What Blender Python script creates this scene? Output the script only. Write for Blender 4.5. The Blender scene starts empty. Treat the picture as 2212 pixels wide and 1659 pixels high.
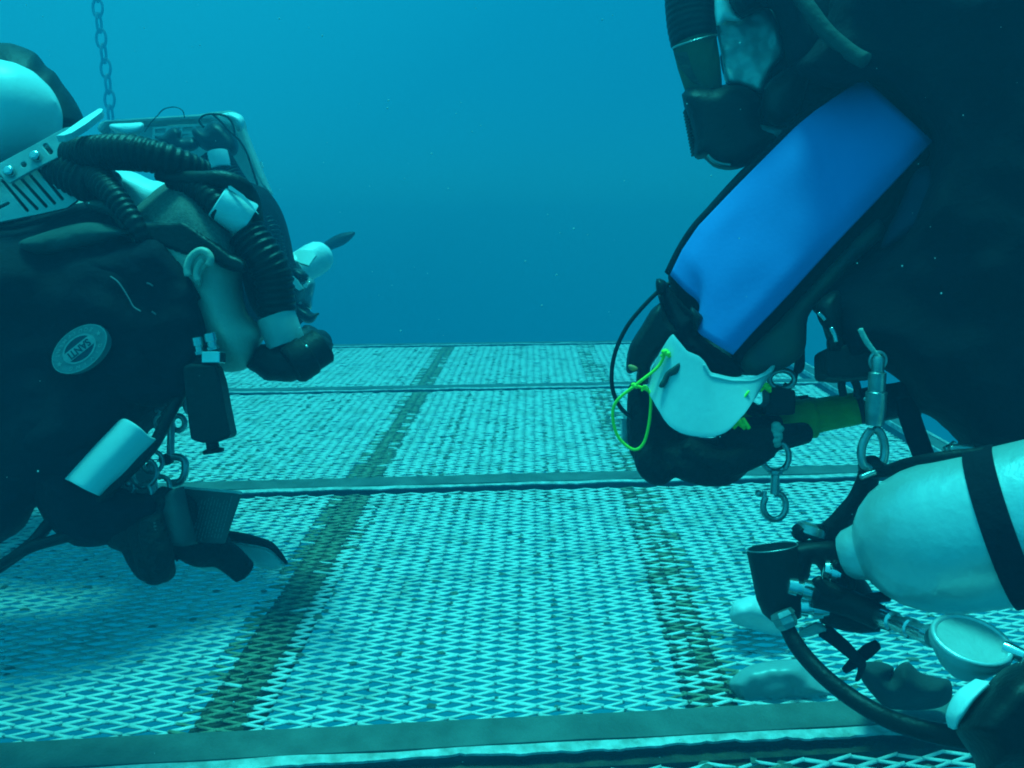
import bpy, bmesh, math, random
import numpy as np
from mathutils import Vector, Matrix, Euler, noise
from mathutils.geometry import delaunay_2d_cdt

random.seed(7)
S = bpy.context.scene
COL = S.collection
R = math.radians

# ------------------------------------------------------------------ camera
H = 0.80                      # metres above the platform
FPX, CU, CV = 1736.0, 1106.0, 829.5
cam_d = bpy.data.cameras.new('camera')
cam_d.sensor_width = 36.0
cam_d.lens = 18.0 * FPX / CU
cam_d.clip_start, cam_d.clip_end = 0.02, 400
cam = bpy.data.objects.new('camera', cam_d)
COL.objects.link(cam)
cam.location = (0, 0, H)
cam.rotation_euler = (R(90 - 12.3), 0, R(1.42))
S.camera = cam
CR = Euler(cam.rotation_euler).to_matrix()
CAM = Vector(cam.location)

# ------------------------------------------------------------------ water light (world), sun, exposure
SUN_ELEV, SUN_FROM = R(79), R(-12)       # light comes down steeply, a little from ahead
w = bpy.data.worlds.new('World')
S.world = w
w.use_nodes = True
nt = w.node_tree
nt.nodes.clear()
def wn(t, **k):
    n = nt.nodes.new(t)
    for a, b in k.items(): setattr(n, a, b)
    return n
out = wn('ShaderNodeOutputWorld')
sky = wn('ShaderNodeTexSky', sky_type='NISHITA', sun_disc=False, sun_elevation=SUN_ELEV, sun_rotation=SUN_FROM)
tint = wn('ShaderNodeMix', data_type='RGBA', blend_type='MULTIPLY')
tint.inputs[0].default_value = 1.0
tint.inputs[7].default_value = (0.02, 0.55, 0.62, 1)      # daylight after several metres of water
nt.links.new(sky.outputs[0], tint.inputs[6])
b1 = wn('ShaderNodeBackground'); b1.inputs[1].default_value = 0.05
nt.links.new(tint.outputs[2], b1.inputs[0])
tc = wn('ShaderNodeTexCoord')
dot = wn('ShaderNodeVectorMath', operation='DOT_PRODUCT')
dot.inputs[1].default_value = (-0.60, -0.02, 0.80)         # open water is brightest upwards and to the left
nt.links.new(tc.outputs['Generated'], dot.inputs[0])
mr = wn('ShaderNodeMapRange'); mr.inputs[1].default_value = -1; mr.inputs[2].default_value = 1
nt.links.new(dot.outputs['Value'], mr.inputs[0])
ramp = wn('ShaderNodeValToRGB')
cr = ramp.color_ramp
cr.elements[0].position = 0.0; cr.elements[0].color = (0.0, 0.40, 0.54, 1)
cr.elements[1].position = 1.0; cr.elements[1].color = (0.03, 1.30, 1.35, 1)
for p, c in ((0.28, (0.0, 0.38, 0.52, 1)), (0.42, (0.0, 0.28, 0.42, 1)), (0.51, (0.0, 0.26, 0.39, 1)), (0.58, (0.0, 0.34, 0.47, 1)), (0.74, (0.01, 0.85, 0.95, 1))):
    e = cr.elements.new(p); e.color = c
nt.links.new(mr.outputs[0], ramp.inputs[0])
b2 = wn('ShaderNodeBackground'); b2.inputs[1].default_value = 0.62
nt.links.new(ramp.outputs[0], b2.inputs[0])
add = wn('ShaderNodeAddShader')
nt.links.new(b1.outputs[0], add.inputs[0]); nt.links.new(b2.outputs[0], add.inputs[1])
nt.links.new(add.outputs[0], out.inputs[0])

sd = bpy.data.lights.new('sun', 'SUN')
sd.energy = 5.0
sd.angle = R(14)
sd.color = (0.045, 0.93, 0.83)                             # sunlight filtered by the water above
sun = bpy.data.objects.new('sun', sd)
COL.objects.link(sun)
sun_dir = Vector((math.sin(SUN_FROM) * math.cos(SUN_ELEV), math.cos(SUN_FROM) * math.cos(SUN_ELEV), math.sin(SUN_ELEV)))
sun.rotation_euler = sun_dir.to_track_quat('Z', 'Y').to_euler()
sky.sun_rotation = math.atan2(sun_dir.x, sun_dir.y)
sun.location = (1, -2, 6)

S.view_settings.view_transform = 'Standard'
S.view_settings.look = 'None'
S.view_settings.gamma = 1.0
S.view_settings.use_curve_mapping = False
S.view_settings.exposure = 0.86
S.render.engine = 'CYCLES'
S.cycles.use_denoising = True
S.cycles.filter_width = 1.9
S.cycles.max_bounces = 6
S.cycles.diffuse_bounces = 2
S.cycles.volume_bounces = 1
S.cycles.transmission_bounces = 6
S.cycles.caustics_reflective = False
S.cycles.caustics_refractive = False

# ------------------------------------------------------------------ place helpers
def P(u, v, d):
    """the point that lies d metres in front of the camera at photograph position (u, v)"""
    return CAM + CR @ Vector(((u - CU) / FPX * d, -(v - CV) / FPX * d, -d))
def floor_pt(u, v, z=0.0):
    a = CR @ Vector(((u - CU) / FPX, -(v - CV) / FPX, -1))
    return CAM + a * ((z - CAM.z) / a.z)
FRAMES = dict(a=(0, 69.1, .26043), b=(345.6, 216, .3905), c=(0, 518.5, .27345), d=(0, 820.9, .3125),
              e=(1382.6, 0, .375), f=(1296.2, 561.7, .3125), g=(1641.8, 604.9, .28644), h=(1538.1, 993.7, .40096),
              i=(103.7, 682.6, .08333), j=(1538.1, 1252.9, .19274), k=(1814.6, 1278.9, .22923), l=(1598.6, 1123.3, .1823),
              m=(1728.2, 259.2, .3126), n=(241.9, 829.5, .15104), o=(285.2, 1019.6, .16798), p=(198.7, 216, .20317),
              q=(561.7, 475.2, .15625), r=(0, 345.6, .21875), s=(0, 0, 1))
def F(k, *xy):
    ox, oy, sc = FRAMES[k]
    return [(ox + xy[i] * sc, oy + xy[i + 1] * sc) for i in range(0, len(xy), 2)]
def PD(pts, d):
    """points with one depth, or with a list of depths, into the world"""
    if not isinstance(d, (list, tuple)): d = [d] * len(pts)
    return [P(u, v, q) for (u, v), q in zip(pts, d)]
VIEW = (CR @ Vector((0, 0, -1))).normalized()
RIGHT = (CR @ Vector((1, 0, 0))).normalized()
UP = (CR @ Vector((0, 1, 0))).normalized()

# ------------------------------------------------------------------ materials
def mat(name, c1, c2=None, rough=0.6, metal=0.0, scale=30, bump=0.0, bscale=None, spec=0.5, coat=0.0, trans=0.0, detail=4, contrast=(0.35, 0.65), sss=0.0, alpha=1.0):
    m = bpy.data.materials.new(name)
    m.use_nodes = True
    t = m.node_tree
    b = t.nodes['Principled BSDF']
    b.inputs['Roughness'].default_value = rough
    b.inputs['Metallic'].default_value = metal
    b.inputs['Specular IOR Level'].default_value = spec
    b.inputs['Coat Weight'].default_value = coat
    b.inputs['Transmission Weight'].default_value = trans
    b.inputs['Alpha'].default_value = alpha
    co = t.nodes.new('ShaderNodeTexCoord')
    n = t.nodes.new('ShaderNodeTexNoise')
    n.inputs['Scale'].default_value = scale
    n.inputs['Detail'].default_value = detail
    t.links.new(co.outputs['Object'], n.inputs['Vector'])
    r = t.nodes.new('ShaderNodeValToRGB')
    r.color_ramp.elements[0].position, r.color_ramp.elements[1].position = contrast
    c2 = c2 or tuple(x * 0.7 for x in c1)
    r.color_ramp.elements[0].color = (*c2, 1)
    r.color_ramp.elements[1].color = (*c1, 1)
    t.links.new(n.outputs['Fac'], r.inputs['Fac'])
    t.links.new(r.outputs['Color'], b.inputs['Base Color'])
    if bump:
        n2 = t.nodes.new('ShaderNodeTexNoise')
        n2.inputs['Scale'].default_value = bscale or scale * 4
        n2.inputs['Detail'].default_value = 5
        t.links.new(co.outputs['Object'], n2.inputs['Vector'])
        bp = t.nodes.new('ShaderNodeBump')
        bp.inputs['Strength'].default_value = bump
        bp.inputs['Distance'].default_value = 0.01
        t.links.new(n2.outputs['Fac'], bp.inputs['Height'])
        t.links.new(bp.outputs['Normal'], b.inputs['Normal'])
    return m
M = dict(
    steel=mat('galvanised_mesh_steel', (0.76, 0.76, 0.72), (0.52, 0.52, 0.47), .55, 0, 9, .3, 220, contrast=(.30, .50)),
    beam=mat('painted_beam', (0.12, 0.15, 0.13), (0.07, 0.09, 0.075), .7, 0, 14, .3, 160),
    edge=mat('pale_beam_edge', (0.70, 0.70, 0.66), (0.35, 0.34, 0.30), .5, 0, 40, .4, 200),
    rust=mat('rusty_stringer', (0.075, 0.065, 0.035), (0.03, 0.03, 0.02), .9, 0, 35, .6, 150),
    rustmesh=mat('overgrown_mesh', (0.34, 0.34, 0.22), (0.17, 0.17, 0.11), .9, 0, 60, .5, 200),
    algae=mat('dark_algae', (0.16, 0.20, 0.15), (0.09, 0.12, 0.09), .95, 0, 60, .5),
    suit=mat('black_drysuit_fabric', (0.0055, 0.006, 0.012), (0.003, 0.0035, 0.007), .85, 0, 8, .5, 45, spec=.14),
    suitgrey=mat('grey_suit_cloth', (0.06, 0.068, 0.062), (0.035, 0.04, 0.038), .85, 0, 12, .3, 80, spec=.25),
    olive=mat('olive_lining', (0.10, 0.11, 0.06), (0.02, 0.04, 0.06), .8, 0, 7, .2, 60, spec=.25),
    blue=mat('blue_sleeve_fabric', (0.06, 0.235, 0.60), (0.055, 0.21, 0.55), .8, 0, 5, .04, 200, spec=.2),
    glove=mat('black_glove_rubber', (0.009, 0.010, 0.011), (0.006, 0.0065, 0.0075), .7, 0, 40, .5, 120, spec=.25),
    rubber=mat('black_rubber', (0.007, 0.0075, 0.0085), (0.004, 0.0045, 0.005), .46, 0, 30, .15, 200, spec=.24),
    matte=mat('black_plastic', (0.009, 0.010, 0.011), (0.006, 0.0065, 0.0075), .55, 0, 30, .15, 200, spec=.25),
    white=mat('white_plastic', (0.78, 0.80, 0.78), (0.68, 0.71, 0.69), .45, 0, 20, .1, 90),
    slate=mat('white_slate_plastic', (0.62, 0.66, 0.64), (0.56, 0.60, 0.58), .40, 0, 12, .05, 60, sss=.2),
    paint=mat('white_painted_metal', (0.80, 0.82, 0.78), (0.70, 0.73, 0.69), .38, 0, 10, .05, 60),
    plate=mat('brushed_plate', (0.46, 0.48, 0.46), (0.36, 0.38, 0.36), .42, 0.2, 18, .08, 120),
    alu=mat('satin_aluminium', (0.66, 0.68, 0.66), (0.50, 0.52, 0.50), .32, 0.45, 7, .10, 90, contrast=(.25, .75)),
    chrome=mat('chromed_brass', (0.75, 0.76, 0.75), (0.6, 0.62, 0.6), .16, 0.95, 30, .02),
    chrome2=mat('dull_stainless', (0.42, 0.44, 0.43), (0.28, 0.30, 0.29), .30, 0.8, 60, .1),
    skin=mat('pale_skin', (0.60, 0.45, 0.37), (0.50, 0.37, 0.30), .55, 0, 14, .12, 260),
    scalp=mat('shaved_hair', (0.16, 0.14, 0.12), (0.10, 0.088, 0.075), .8, 0, 260, .3, 700),
    lime=mat('lime_elastic_cord', (0.60, 0.95, 0.06), (0.50, 0.85, 0.05), .5, 0, 60, .2, 600),
    limeplastic=mat('olive_yellow_rubber', (0.34, 0.40, 0.03), (0.22, 0.28, 0.025), .6, 0, 18, .2, 80),
    glass=mat('clear_visor', (0.75, 0.85, 0.85), (0.70, 0.80, 0.80), .08, 0, 8, 0, trans=.75),
    frost=mat('frosted_clear_plastic', (0.52, 0.60, 0.58), (0.42, 0.50, 0.48), .35, 0, 12, .1, 60, trans=.3),
    page=mat('dark_plastic_page', (0.050, 0.062, 0.062), (0.034, 0.044, 0.044), .5, 0, 25, .1, 160),
    ink=mat('pale_print', (0.16, 0.20, 0.20), (0.13, 0.16, 0.16), .7),
    badge=mat('badge_grey', (0.20, 0.25, 0.25), (0.16, 0.20, 0.20), .6, 0, 60, .1),
    badgelight=mat('badge_light', (0.34, 0.38, 0.36), (0.30, 0.34, 0.32), .6, 0, 60, .1),
    badgedark=mat('badge_dark', (0.03, 0.04, 0.07), (0.02, 0.03, 0.05), .6, 0, 60, .1),
    piping=mat('reflective_piping', (0.20, 0.17, 0.18), (0.12, 0.10, 0.11), .4),
    navy=mat('shaded_blue_cloth', (0.006, 0.018, 0.045), (0.004, 0.012, 0.03), .8, 0, 6, .2, 60, spec=.2),
    snow=mat('plankton', (0.6, 0.62, 0.6), (0.5, 0.5, 0.5), .8),
    orange=mat('orange_tag', (0.85, 0.30, 0.10), (0.7, 0.22, 0.06), .6),
    chain=mat('weathered_chain', (0.34, 0.34, 0.33), (0.26, 0.26, 0.25), .8, 0, 40, .4),
    rope=mat('pale_cord', (0.5, 0.52, 0.46), (0.4, 0.42, 0.36), .8, 0, 90, .3),
)

# ------------------------------------------------------------------ object helpers
BASE = {}
def root_of(o):
    while o is not None and o not in BASE: o = o.parent
    return BASE.get(o, Vector((0, 0, 0)))
def thing(name, label, cat, loc, group=None):
    o = bpy.data.objects.new(name, None)
    o.empty_display_size = 0.05
    COL.objects.link(o)
    o.location = loc
    o['label'] = label; o['category'] = cat
    if group: o['group'] = group
    BASE[o] = Vector(loc)
    return o
class MB:
    def __init__(self): self.v, self.f, self.sm = [], [], []
    def add(self, vs, fs, smooth=True):
        n = len(self.v)
        self.v += [Vector(a) for a in vs]
        self.f += [tuple(i + n for i in q) for q in fs]
        self.sm += [smooth] * len(fs)
        return self
    def build(self, name, m, parent=None, label=None, bevel=0, solid=0, remesh=0, smooth_it=0, kind=None, subsurf=0, fix=True):
        off = root_of(parent) if parent else Vector((0, 0, 0))
        me = bpy.data.meshes.new(name)
        me.from_pydata([tuple(a - off) for a in self.v], [], self.f)
        me.polygons.foreach_set('use_smooth', self.sm)
        if fix:
            bm = bmesh.new(); bm.from_mesh(me)
            bmesh.ops.recalc_face_normals(bm, faces=bm.faces)
            bm.to_mesh(me); bm.free()
        me.materials.append(M[m] if isinstance(m, str) else m)
        o = bpy.data.objects.new(name, me)
        COL.objects.link(o)
        if parent: o.parent = parent
        if label: o['label'] = label
        if kind: o['kind'] = kind
        if solid:
            q = o.modifiers.new('solid', 'SOLIDIFY'); q.thickness = solid; q.offset = 0
        if remesh:
            q = o.modifiers.new('remesh', 'REMESH'); q.mode = 'VOXEL'; q.voxel_size = remesh; q.use_smooth_shade = True
        if smooth_it:
            q = o.modifiers.new('smooth', 'SMOOTH'); q.factor = .5; q.iterations = smooth_it
        if bevel:
            q = o.modifiers.new('bevel', 'BEVEL'); q.width = bevel; q.segments = 2; q.limit_method = 'ANGLE'; q.angle_limit = R(40)
        if subsurf:
            q = o.modifiers.new('sub', 'SUBSURF'); q.levels = subsurf; q.render_levels = subsurf
        return o
def single(name, label, cat, mb, m, group=None, **k):
    """a thing that is one mesh"""
    c = Vector((0, 0, 0))
    for a in mb.v: c += a
    c /= max(1, len(mb.v))
    o = mb.build(name, m, None, **k)
    o.data.transform(Matrix.Translation(-c)); o.location = c
    o['label'] = label; o['category'] = cat
    if group: o['group'] = group
    return o

def smooth_path(pts, vals, n):
    P_, V_ = [], []
    m = len(pts)
    for i in range(m - 1):
        p0, p1, p2, p3 = pts[max(0, i - 1)], pts[i], pts[i + 1], pts[min(m - 1, i + 2)]
        for k in range(n):
            t = k / n
            P_.append(0.5 * ((2 * p1) + (p2 - p0) * t + (2 * p0 - 5 * p1 + 4 * p2 - p3) * t * t + (3 * p1 - p0 - 3 * p2 + p3) * t ** 3))
            V_.append(vals[i] + (vals[i + 1] - vals[i]) * (t * t * (3 - 2 * t)))
    P_.append(pts[-1]); V_.append(vals[-1])
    return P_, V_
def tube(mb, pts, r, seg=12, n=8, pitch=0, amp=0.0, flat=1.0, closed=False, cap=True, flat_axis=None):
    pts = [Vector(p) for p in pts]
    if closed: pts = pts + [pts[0]]
    rs = list(r) if isinstance(r, (list, tuple)) else [r] * len(pts)
    if len(rs) < len(pts): rs += [rs[-1]] * (len(pts) - len(rs))
    pp, rr = smooth_path(pts, rs, n)
    if pitch:                                            # corrugated hose: even steps along the length
        L = [0]
        for a, b in zip(pp, pp[1:]): L.append(L[-1] + (b - a).length)
        steps = max(8, int(L[-1] / pitch * 6))
        q, s = [], []
        j = 0
        for k in range(steps + 1):
            x = L[-1] * k / steps
            while j < len(L) - 2 and L[j + 1] < x: j += 1
            t = (x - L[j]) / max(1e-9, L[j + 1] - L[j])
            q.append(pp[j].lerp(pp[j + 1], t))
            s.append((rr[j] + (rr[j + 1] - rr[j]) * t) * (1 + amp * math.cos(2 * math.pi * x / pitch)))
        pp, rr = q, s
    m = len(pp)
    tang = [(pp[min(i + 1, m - 1)] - pp[max(i - 1, 0)]).normalized() for i in range(m)]
    nrm = VIEW.cross(tang[0])
    if nrm.length < 1e-3: nrm = UP.cross(tang[0])
    nrm.normalize()
    vs, fs = [], []
    for i in range(m):
        nrm = (nrm - tang[i] * nrm.dot(tang[i])).normalized()
        bn = tang[i].cross(nrm)
        for k in range(seg):
            a = 2 * math.pi * k / seg
            vs.append(pp[i] + nrm * math.cos(a) * rr[i] + bn * math.sin(a) * rr[i] * flat)
    for i in range(m - 1):
        for k in range(seg):
            k2 = (k + 1) % seg
            fs.append((i * seg + k, i * seg + k2, (i + 1) * seg + k2, (i + 1) * seg + k))
    if cap and not closed:
        vs += [pp[0] - tang[0] * rr[0] * .35, pp[-1] + tang[-1] * rr[-1] * .35]
        for k in range(seg):
            k2 = (k + 1) % seg
            fs.append((m * seg, k2, k)); fs.append((m * seg + 1, (m - 1) * seg + k, (m - 1) * seg + k2))
    return mb.add(vs, fs)
def lathe(mb, p0, p1, prof, seg=28, smooth=True, sx=1.0):
    """profile of (distance along p0->p1 as a share, radius in metres)"""
    p0, p1 = Vector(p0), Vector(p1)
    ax = p1 - p0
    t = ax.normalized()
    a = VIEW.cross(t)
    if a.length < .05: a = UP.cross(t)
    a.normalize(); b = t.cross(a)
    def circ(s, r):
        return [p0 + ax * s + a * math.cos(2 * math.pi * k / seg) * r + b * math.sin(2 * math.pi * k / seg) * r * sx for k in range(seg)]
    L = ax.length
    # runs of the profile that turn gently share their vertices; at hard steps the mesh is split so that the edge stays crisp
    runs, cur = [], [prof[0]]
    for q in prof[1:]:
        if len(cur) > 1:
            v1 = Vector(((cur[-1][0] - cur[-2][0]) * L, cur[-1][1] - cur[-2][1])); v2 = Vector(((q[0] - cur[-1][0]) * L, q[1] - cur[-1][1]))
            if v1.length > 1e-7 and v2.length > 1e-7 and v1.angle(v2) > R(38):
                runs.append(cur); cur = [cur[-1]]
        cur.append(q)
    runs.append(cur)
    for rn in runs:
        vs, fs = [], []
        for s, r in rn: vs += circ(s, r)
        for i in range(len(rn) - 1):
            for k in range(seg):
                k2 = (k + 1) % seg
                fs.append((i * seg + k, i * seg + k2, (i + 1) * seg + k2, (i + 1) * seg + k))
        mb.add(vs, fs, smooth)
    for (s, r), rev in ((prof[0], True), (prof[-1], False)):
        if r > 1e-4: mb.add(circ(s, r), [tuple(range(seg))], False)
    return mb
def ring(mb, c, ax1, ax2, r1, r2, rad, seg=10, n=40):
    c = Vector(c)
    pts = [c + ax1 * math.cos(2 * math.pi * k / n) * r1 + ax2 * math.sin(2 * math.pi * k / n) * r2 for k in range(n)]
    return tube(mb, pts, rad, seg=seg, n=1, closed=True)
def ball(mb, c, rx, ry=None, rz=None, seg=16, rings=10, axes=None):
    c = Vector(c); ry = ry or rx; rz = rz or rx
    X, Y, Z = axes or (RIGHT, UP, -VIEW)
    vs, fs = [], []
    for i in range(rings + 1):
        th = math.pi * i / rings
        for k in range(seg):
            a = 2 * math.pi * k / seg
            vs.append(c + X * rx * math.sin(th) * math.cos(a) + Z * rz * math.sin(th) * math.sin(a) + Y * ry * math.cos(th))
    for i in range(rings):
        for k in range(seg):
            k2 = (k + 1) % seg
            fs.append((i * seg + k, i * seg + k2, (i + 1) * seg + k2, (i + 1) * seg + k))
    return mb.add(vs, fs)
def box(mb, c, ax, hs, smooth=False):
    c = Vector(c)
    vs = [c + ax[0] * hs[0] * sx + ax[1] * hs[1] * sy + ax[2] * hs[2] * sz for sx in (-1, 1) for sy in (-1, 1) for sz in (-1, 1)]
    fs = [(0, 1, 3, 2), (4, 6, 7, 5), (0, 4, 5, 1), (2, 3, 7, 6), (0, 2, 6, 4), (1, 5, 7, 3)]
    return mb.add(vs, fs, smooth)
def resample(pts, n):
    L = [0]
    for a, b in zip(pts, pts[1:]): L.append(L[-1] + math.dist(a, b))
    out_, j = [], 0
    for k in range(n):
        x = L[-1] * k / (n - 1)
        while j < len(L) - 2 and L[j + 1] < x: j += 1
        t = (x - L[j]) / max(1e-9, L[j + 1] - L[j])
        out_.append(tuple(a + (b - a) * t for a, b in zip(pts[j], pts[j + 1])))
    return out_
def loft(mb, rows, n=24, sub=6, rounded=True):
    """a curved sheet through rows of (u, v, d) points"""
    def bend(r):
        if len(r) not in (3, 4): return r
        return [tuple(q) for q in smooth_path([Vector(q) for q in r], [0] * len(r), 8)[0]]
    rs = [[P(*q) for q in resample(bend(r), n)] for r in rows]
    grid = []
    cols = [smooth_path([r[i] for r in rs], [0] * len(rs), sub)[0] for i in range(n)]
    m = len(cols[0])
    vs = [cols[i][j] for i in range(n) for j in range(m)]
    fs = [(i * m + j, i * m + j + 1, (i + 1) * m + j + 1, (i + 1) * m + j) for i in range(n - 1) for j in range(m - 1)]
    return mb.add(vs, fs)
def outline_smooth(poly, n=4):
    pts = [Vector((a, b, 0)) for a, b in poly]
    m = len(pts); res = []
    for i in range(m):
        p0, p1, p2, p3 = pts[i - 1], pts[i], pts[(i + 1) % m], pts[(i + 2) % m]
        for k in range(n):
            t = k / n
            q = 0.5 * ((2 * p1) + (p2 - p0) * t + (2 * p0 - 5 * p1 + 4 * p2 - p3) * t * t + (3 * p1 - p0 - 3 * p2 + p3) * t ** 3)
            res.append((q.x, q.y))
    return res
def inflate(mb, poly, d, T, step=9, rnd=None, sm=4, folds=0.0, ffreq=9, clip=None, back=1.0):
    """a rounded solid with this outline: full depth 2T at its middle, closed at the back"""
    pl = outline_smooth(poly, sm) if sm > 1 else list(poly)
    A = np.array(pl)
    B = np.roll(A, -1, axis=0)
    def sd_(pts):
        dmin = np.full(len(pts), 1e9)
        for a, b in zip(A, B):
            ab = b - a
            t = np.clip(((pts - a) @ ab) / max(1e-9, ab @ ab), 0, 1)
            q = pts - (a + t[:, None] * ab)
            dmin = np.minimum(dmin, np.sqrt((q * q).sum(1)))
        inside = np.zeros(len(pts), bool)
        for a, b in zip(A, B):
            c_ = ((a[1] > pts[:, 1]) != (b[1] > pts[:, 1]))
            with np.errstate(divide='ignore', invalid='ignore'):
                x = (b[0] - a[0]) * (pts[:, 1] - a[1]) / (b[1] - a[1]) + a[0]
            inside ^= c_ & (pts[:, 0] < x)
        return dmin, inside
    x0, y0 = A.min(0); x1, y1 = A.max(0)
    gx, gy = np.meshgrid(np.arange(x0, x1, step), np.arange(y0, y1, step))
    gx = gx + (np.arange(gx.shape[0]) % 2)[:, None] * step / 2
    G = np.stack([gx.ravel(), gy.ravel()], 1)
    dm, ins = sd_(G)
    keep = ins & (dm > step * .5)
    G, dm = G[keep], dm[keep]
    n = len(A)
    allp = [Vector(tuple(a)) for a in A] + [Vector(tuple(g)) for g in G]
    res = delaunay_2d_cdt(allp, [(i, (i + 1) % n) for i in range(n)], [], 1, 1e-5)
    vv, ff = res[0], res[2]
    V2 = np.array([tuple(q) for q in vv])
    dv, _ = sd_(V2)
    dv[dv < 0.3] = 0
    rr = rnd or max(1.0, dv.max())
    prof = np.sqrt(np.clip(1 - (1 - np.minimum(dv / rr, 1)) ** 2, 0, 1))
    N = len(V2)
    vs, fs = [], []
    dep = d if callable(d) else (lambda u, v: d)
    for sgn in (-1, 1):
        for (u, v), p in zip(V2, prof):
            dd = dep(u, v)
            q = P(u, v, dd)
            z = T * p * (1.0 if sgn < 0 else back)
            if folds and p > 0:
                z += folds * p * (noise.noise(q * ffreq) + .5 * noise.noise(q * ffreq * 2.3))
            vs.append(CAM + (q - CAM) * ((dd + sgn * z) / dd))
    bnd = {i for i in range(N) if dv[i] == 0}
    for t in ff:
        if clip and not clip(sum(V2[i][0] for i in t) / 3, sum(V2[i][1] for i in t) / 3): continue
        fs.append(tuple(t))
        fs.append(tuple((i if i in bnd else i + N) for i in reversed(t)))
    return mb.add(vs, fs)
class Plane:
    """a tilted flat plane through (u, v, d); photograph points are projected on to it"""
    def __init__(s, u, v, d, tx=0.0, ty=0.0):
        s.o = P(u, v, d)
        s.n = (-VIEW + RIGHT * tx + UP * ty).normalized()
        s.x = (RIGHT - s.n * RIGHT.dot(s.n)).normalized()
        s.y = s.n.cross(s.x)
    def at(s, u, v, h=0.0):
        a = P(u, v, 1.0) - CAM
        t = (s.o - CAM).dot(s.n) / a.dot(s.n)
        return CAM + a * t + s.n * h
def slab(mb, poly, pl, thick, holes=(), sm=1):
    """a flat plate with holes"""
    loops = [outline_smooth(poly, sm) if sm > 1 else list(poly)] + [list(h) for h in holes]
    pts, edges = [], []
    for L in loops:
        n0 = len(pts)
        for k, (u, v) in enumerate(L):
            pts.append((u, v)); edges.append((n0 + k, n0 + (k + 1) % len(L)))
    res = delaunay_2d_cdt([Vector(p) for p in pts], edges, [], 2, 1e-5)
    vv, ee, ff = res[0], res[1], res[2]
    N = len(vv)
    vs = [pl.at(q.x, q.y, thick / 2) for q in vv] + [pl.at(q.x, q.y, -thick / 2) for q in vv]
    fs, cnt = [], {}
    def inside(pt, L):
        r = False
        for a, b in zip(L, L[1:] + L[:1]):
            if (a[1] > pt[1]) != (b[1] > pt[1]) and pt[0] < (b[0] - a[0]) * (pt[1] - a[1]) / (b[1] - a[1]) + a[0]: r = not r
        return r
    for t in ff:
        c = (sum(vv[i].x for i in t) / len(t), sum(vv[i].y for i in t) / len(t))
        if not inside(c, loops[0]) or any(inside(c, L) for L in loops[1:]): continue
        fs.append(tuple(t)); fs.append(tuple(i + N for i in reversed(t)))
        for a, b in zip(t, t[1:] + t[:1]):
            k = (min(a, b), max(a, b)); cnt[k] = cnt.get(k, 0) + 1
    for (a, b), c in cnt.items():
        if c == 1: fs.append((a, b, b + N, a + N))
    return mb.add(vs, fs, False)
def stadium(a, b, w, n=6):
    """outline of a slot between two points"""
    a, b = Vector(a), Vector(b)
    t = (b - a).normalized(); q = Vector((-t.y, t.x))
    res = []
    for c, s in ((b, 1), (a, -1)):
        for k in range(n + 1):
            an = -math.pi / 2 + math.pi * k / n
            res.append(tuple(c + (t * math.cos(an) * w + q * math.sin(an) * w) * s))
    return res
def text_mesh(mb, s, place, size=1.0, bold=0.0):
    """letters laid on a surface through place(x, y) in text units"""
    cu = bpy.data.curves.new('lettering', 'FONT')
    cu.body = s; cu.size = size; cu.align_x = 'CENTER'; cu.align_y = 'CENTER'; cu.offset = bold
    o = bpy.data.objects.new('lettering', cu)
    COL.objects.link(o)
    me = bpy.data.meshes.new_from_object(o.evaluated_get(bpy.context.evaluated_depsgraph_get()))
    mb.add([place(v.co.x, v.co.y) for v in me.vertices], [tuple(p.vertices) for p in me.polygons], False)
    bpy.data.objects.remove(o); bpy.data.curves.remove(cu); bpy.data.meshes.remove(me)
    return mb
def px(n, d): return n * d / FPX
# ------------------------------------------------------------------ water haze
def haze_box():
    mb = MB()
    box(mb, (0, 3.2, 1.3), (Vector((1, 0, 0)), Vector((0, 1, 0)), Vector((0, 0, 1))), (7, 5.4, 2.4))
    m = bpy.data.materials.new('sea_water')
    m.use_nodes = True
    t = m.node_tree
    t.nodes.clear()
    o = t.nodes.new('ShaderNodeOutputMaterial')
    p = t.nodes.new('ShaderNodeVolumePrincipled')
    p.inputs['Color'].default_value = (0.01, 0.225, 0.385, 1)
    p.inputs['Density'].default_value = 0.19
    p.inputs['Anisotropy'].default_value = 0.25
    t.links.new(p.outputs[0], o.inputs['Volume'])
    h = mb.build('haze', m, kind='stuff')
    h['label'] = 'blue green sea water that far things fade into'
    return h
haze_box()

# ------------------------------------------------------------------ platform of expanded mesh
plat = thing('diving_platform', 'large submerged metal platform of expanded mesh panels framed by flat beams', 'platform', (0, 2.5, 0))
q0, q1 = floor_pt(400, 1050), floor_pt(1640, 1017)
EX = (q1 - q0).normalized(); EY = Vector((0, 1, 0)); EZ = Vector((0, 0, 1))
SK = EX.y / EX.x
def PT(x, y, z=0.0): return Vector((x, y + x * SK, z))     # platform coordinates: x along the beams, y towards the far edge
def plat_y(u, v):
    q = floor_pt(u, v); return q.y - q.x * SK
Y_FAR, Y_2, Y_3, Y_N = plat_y(1000, 744), plat_y(1000, 837), plat_y(1000, 1040), plat_y(1000, 1592)
e0, e1 = floor_pt(1740, 800), floor_pt(2090, 1010)
X_R = (e0.x + e1.x) / 2
X_L = -4.2
print('platform', Y_FAR, Y_2, Y_3, Y_N, X_R, e0, e1, SK)

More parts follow.
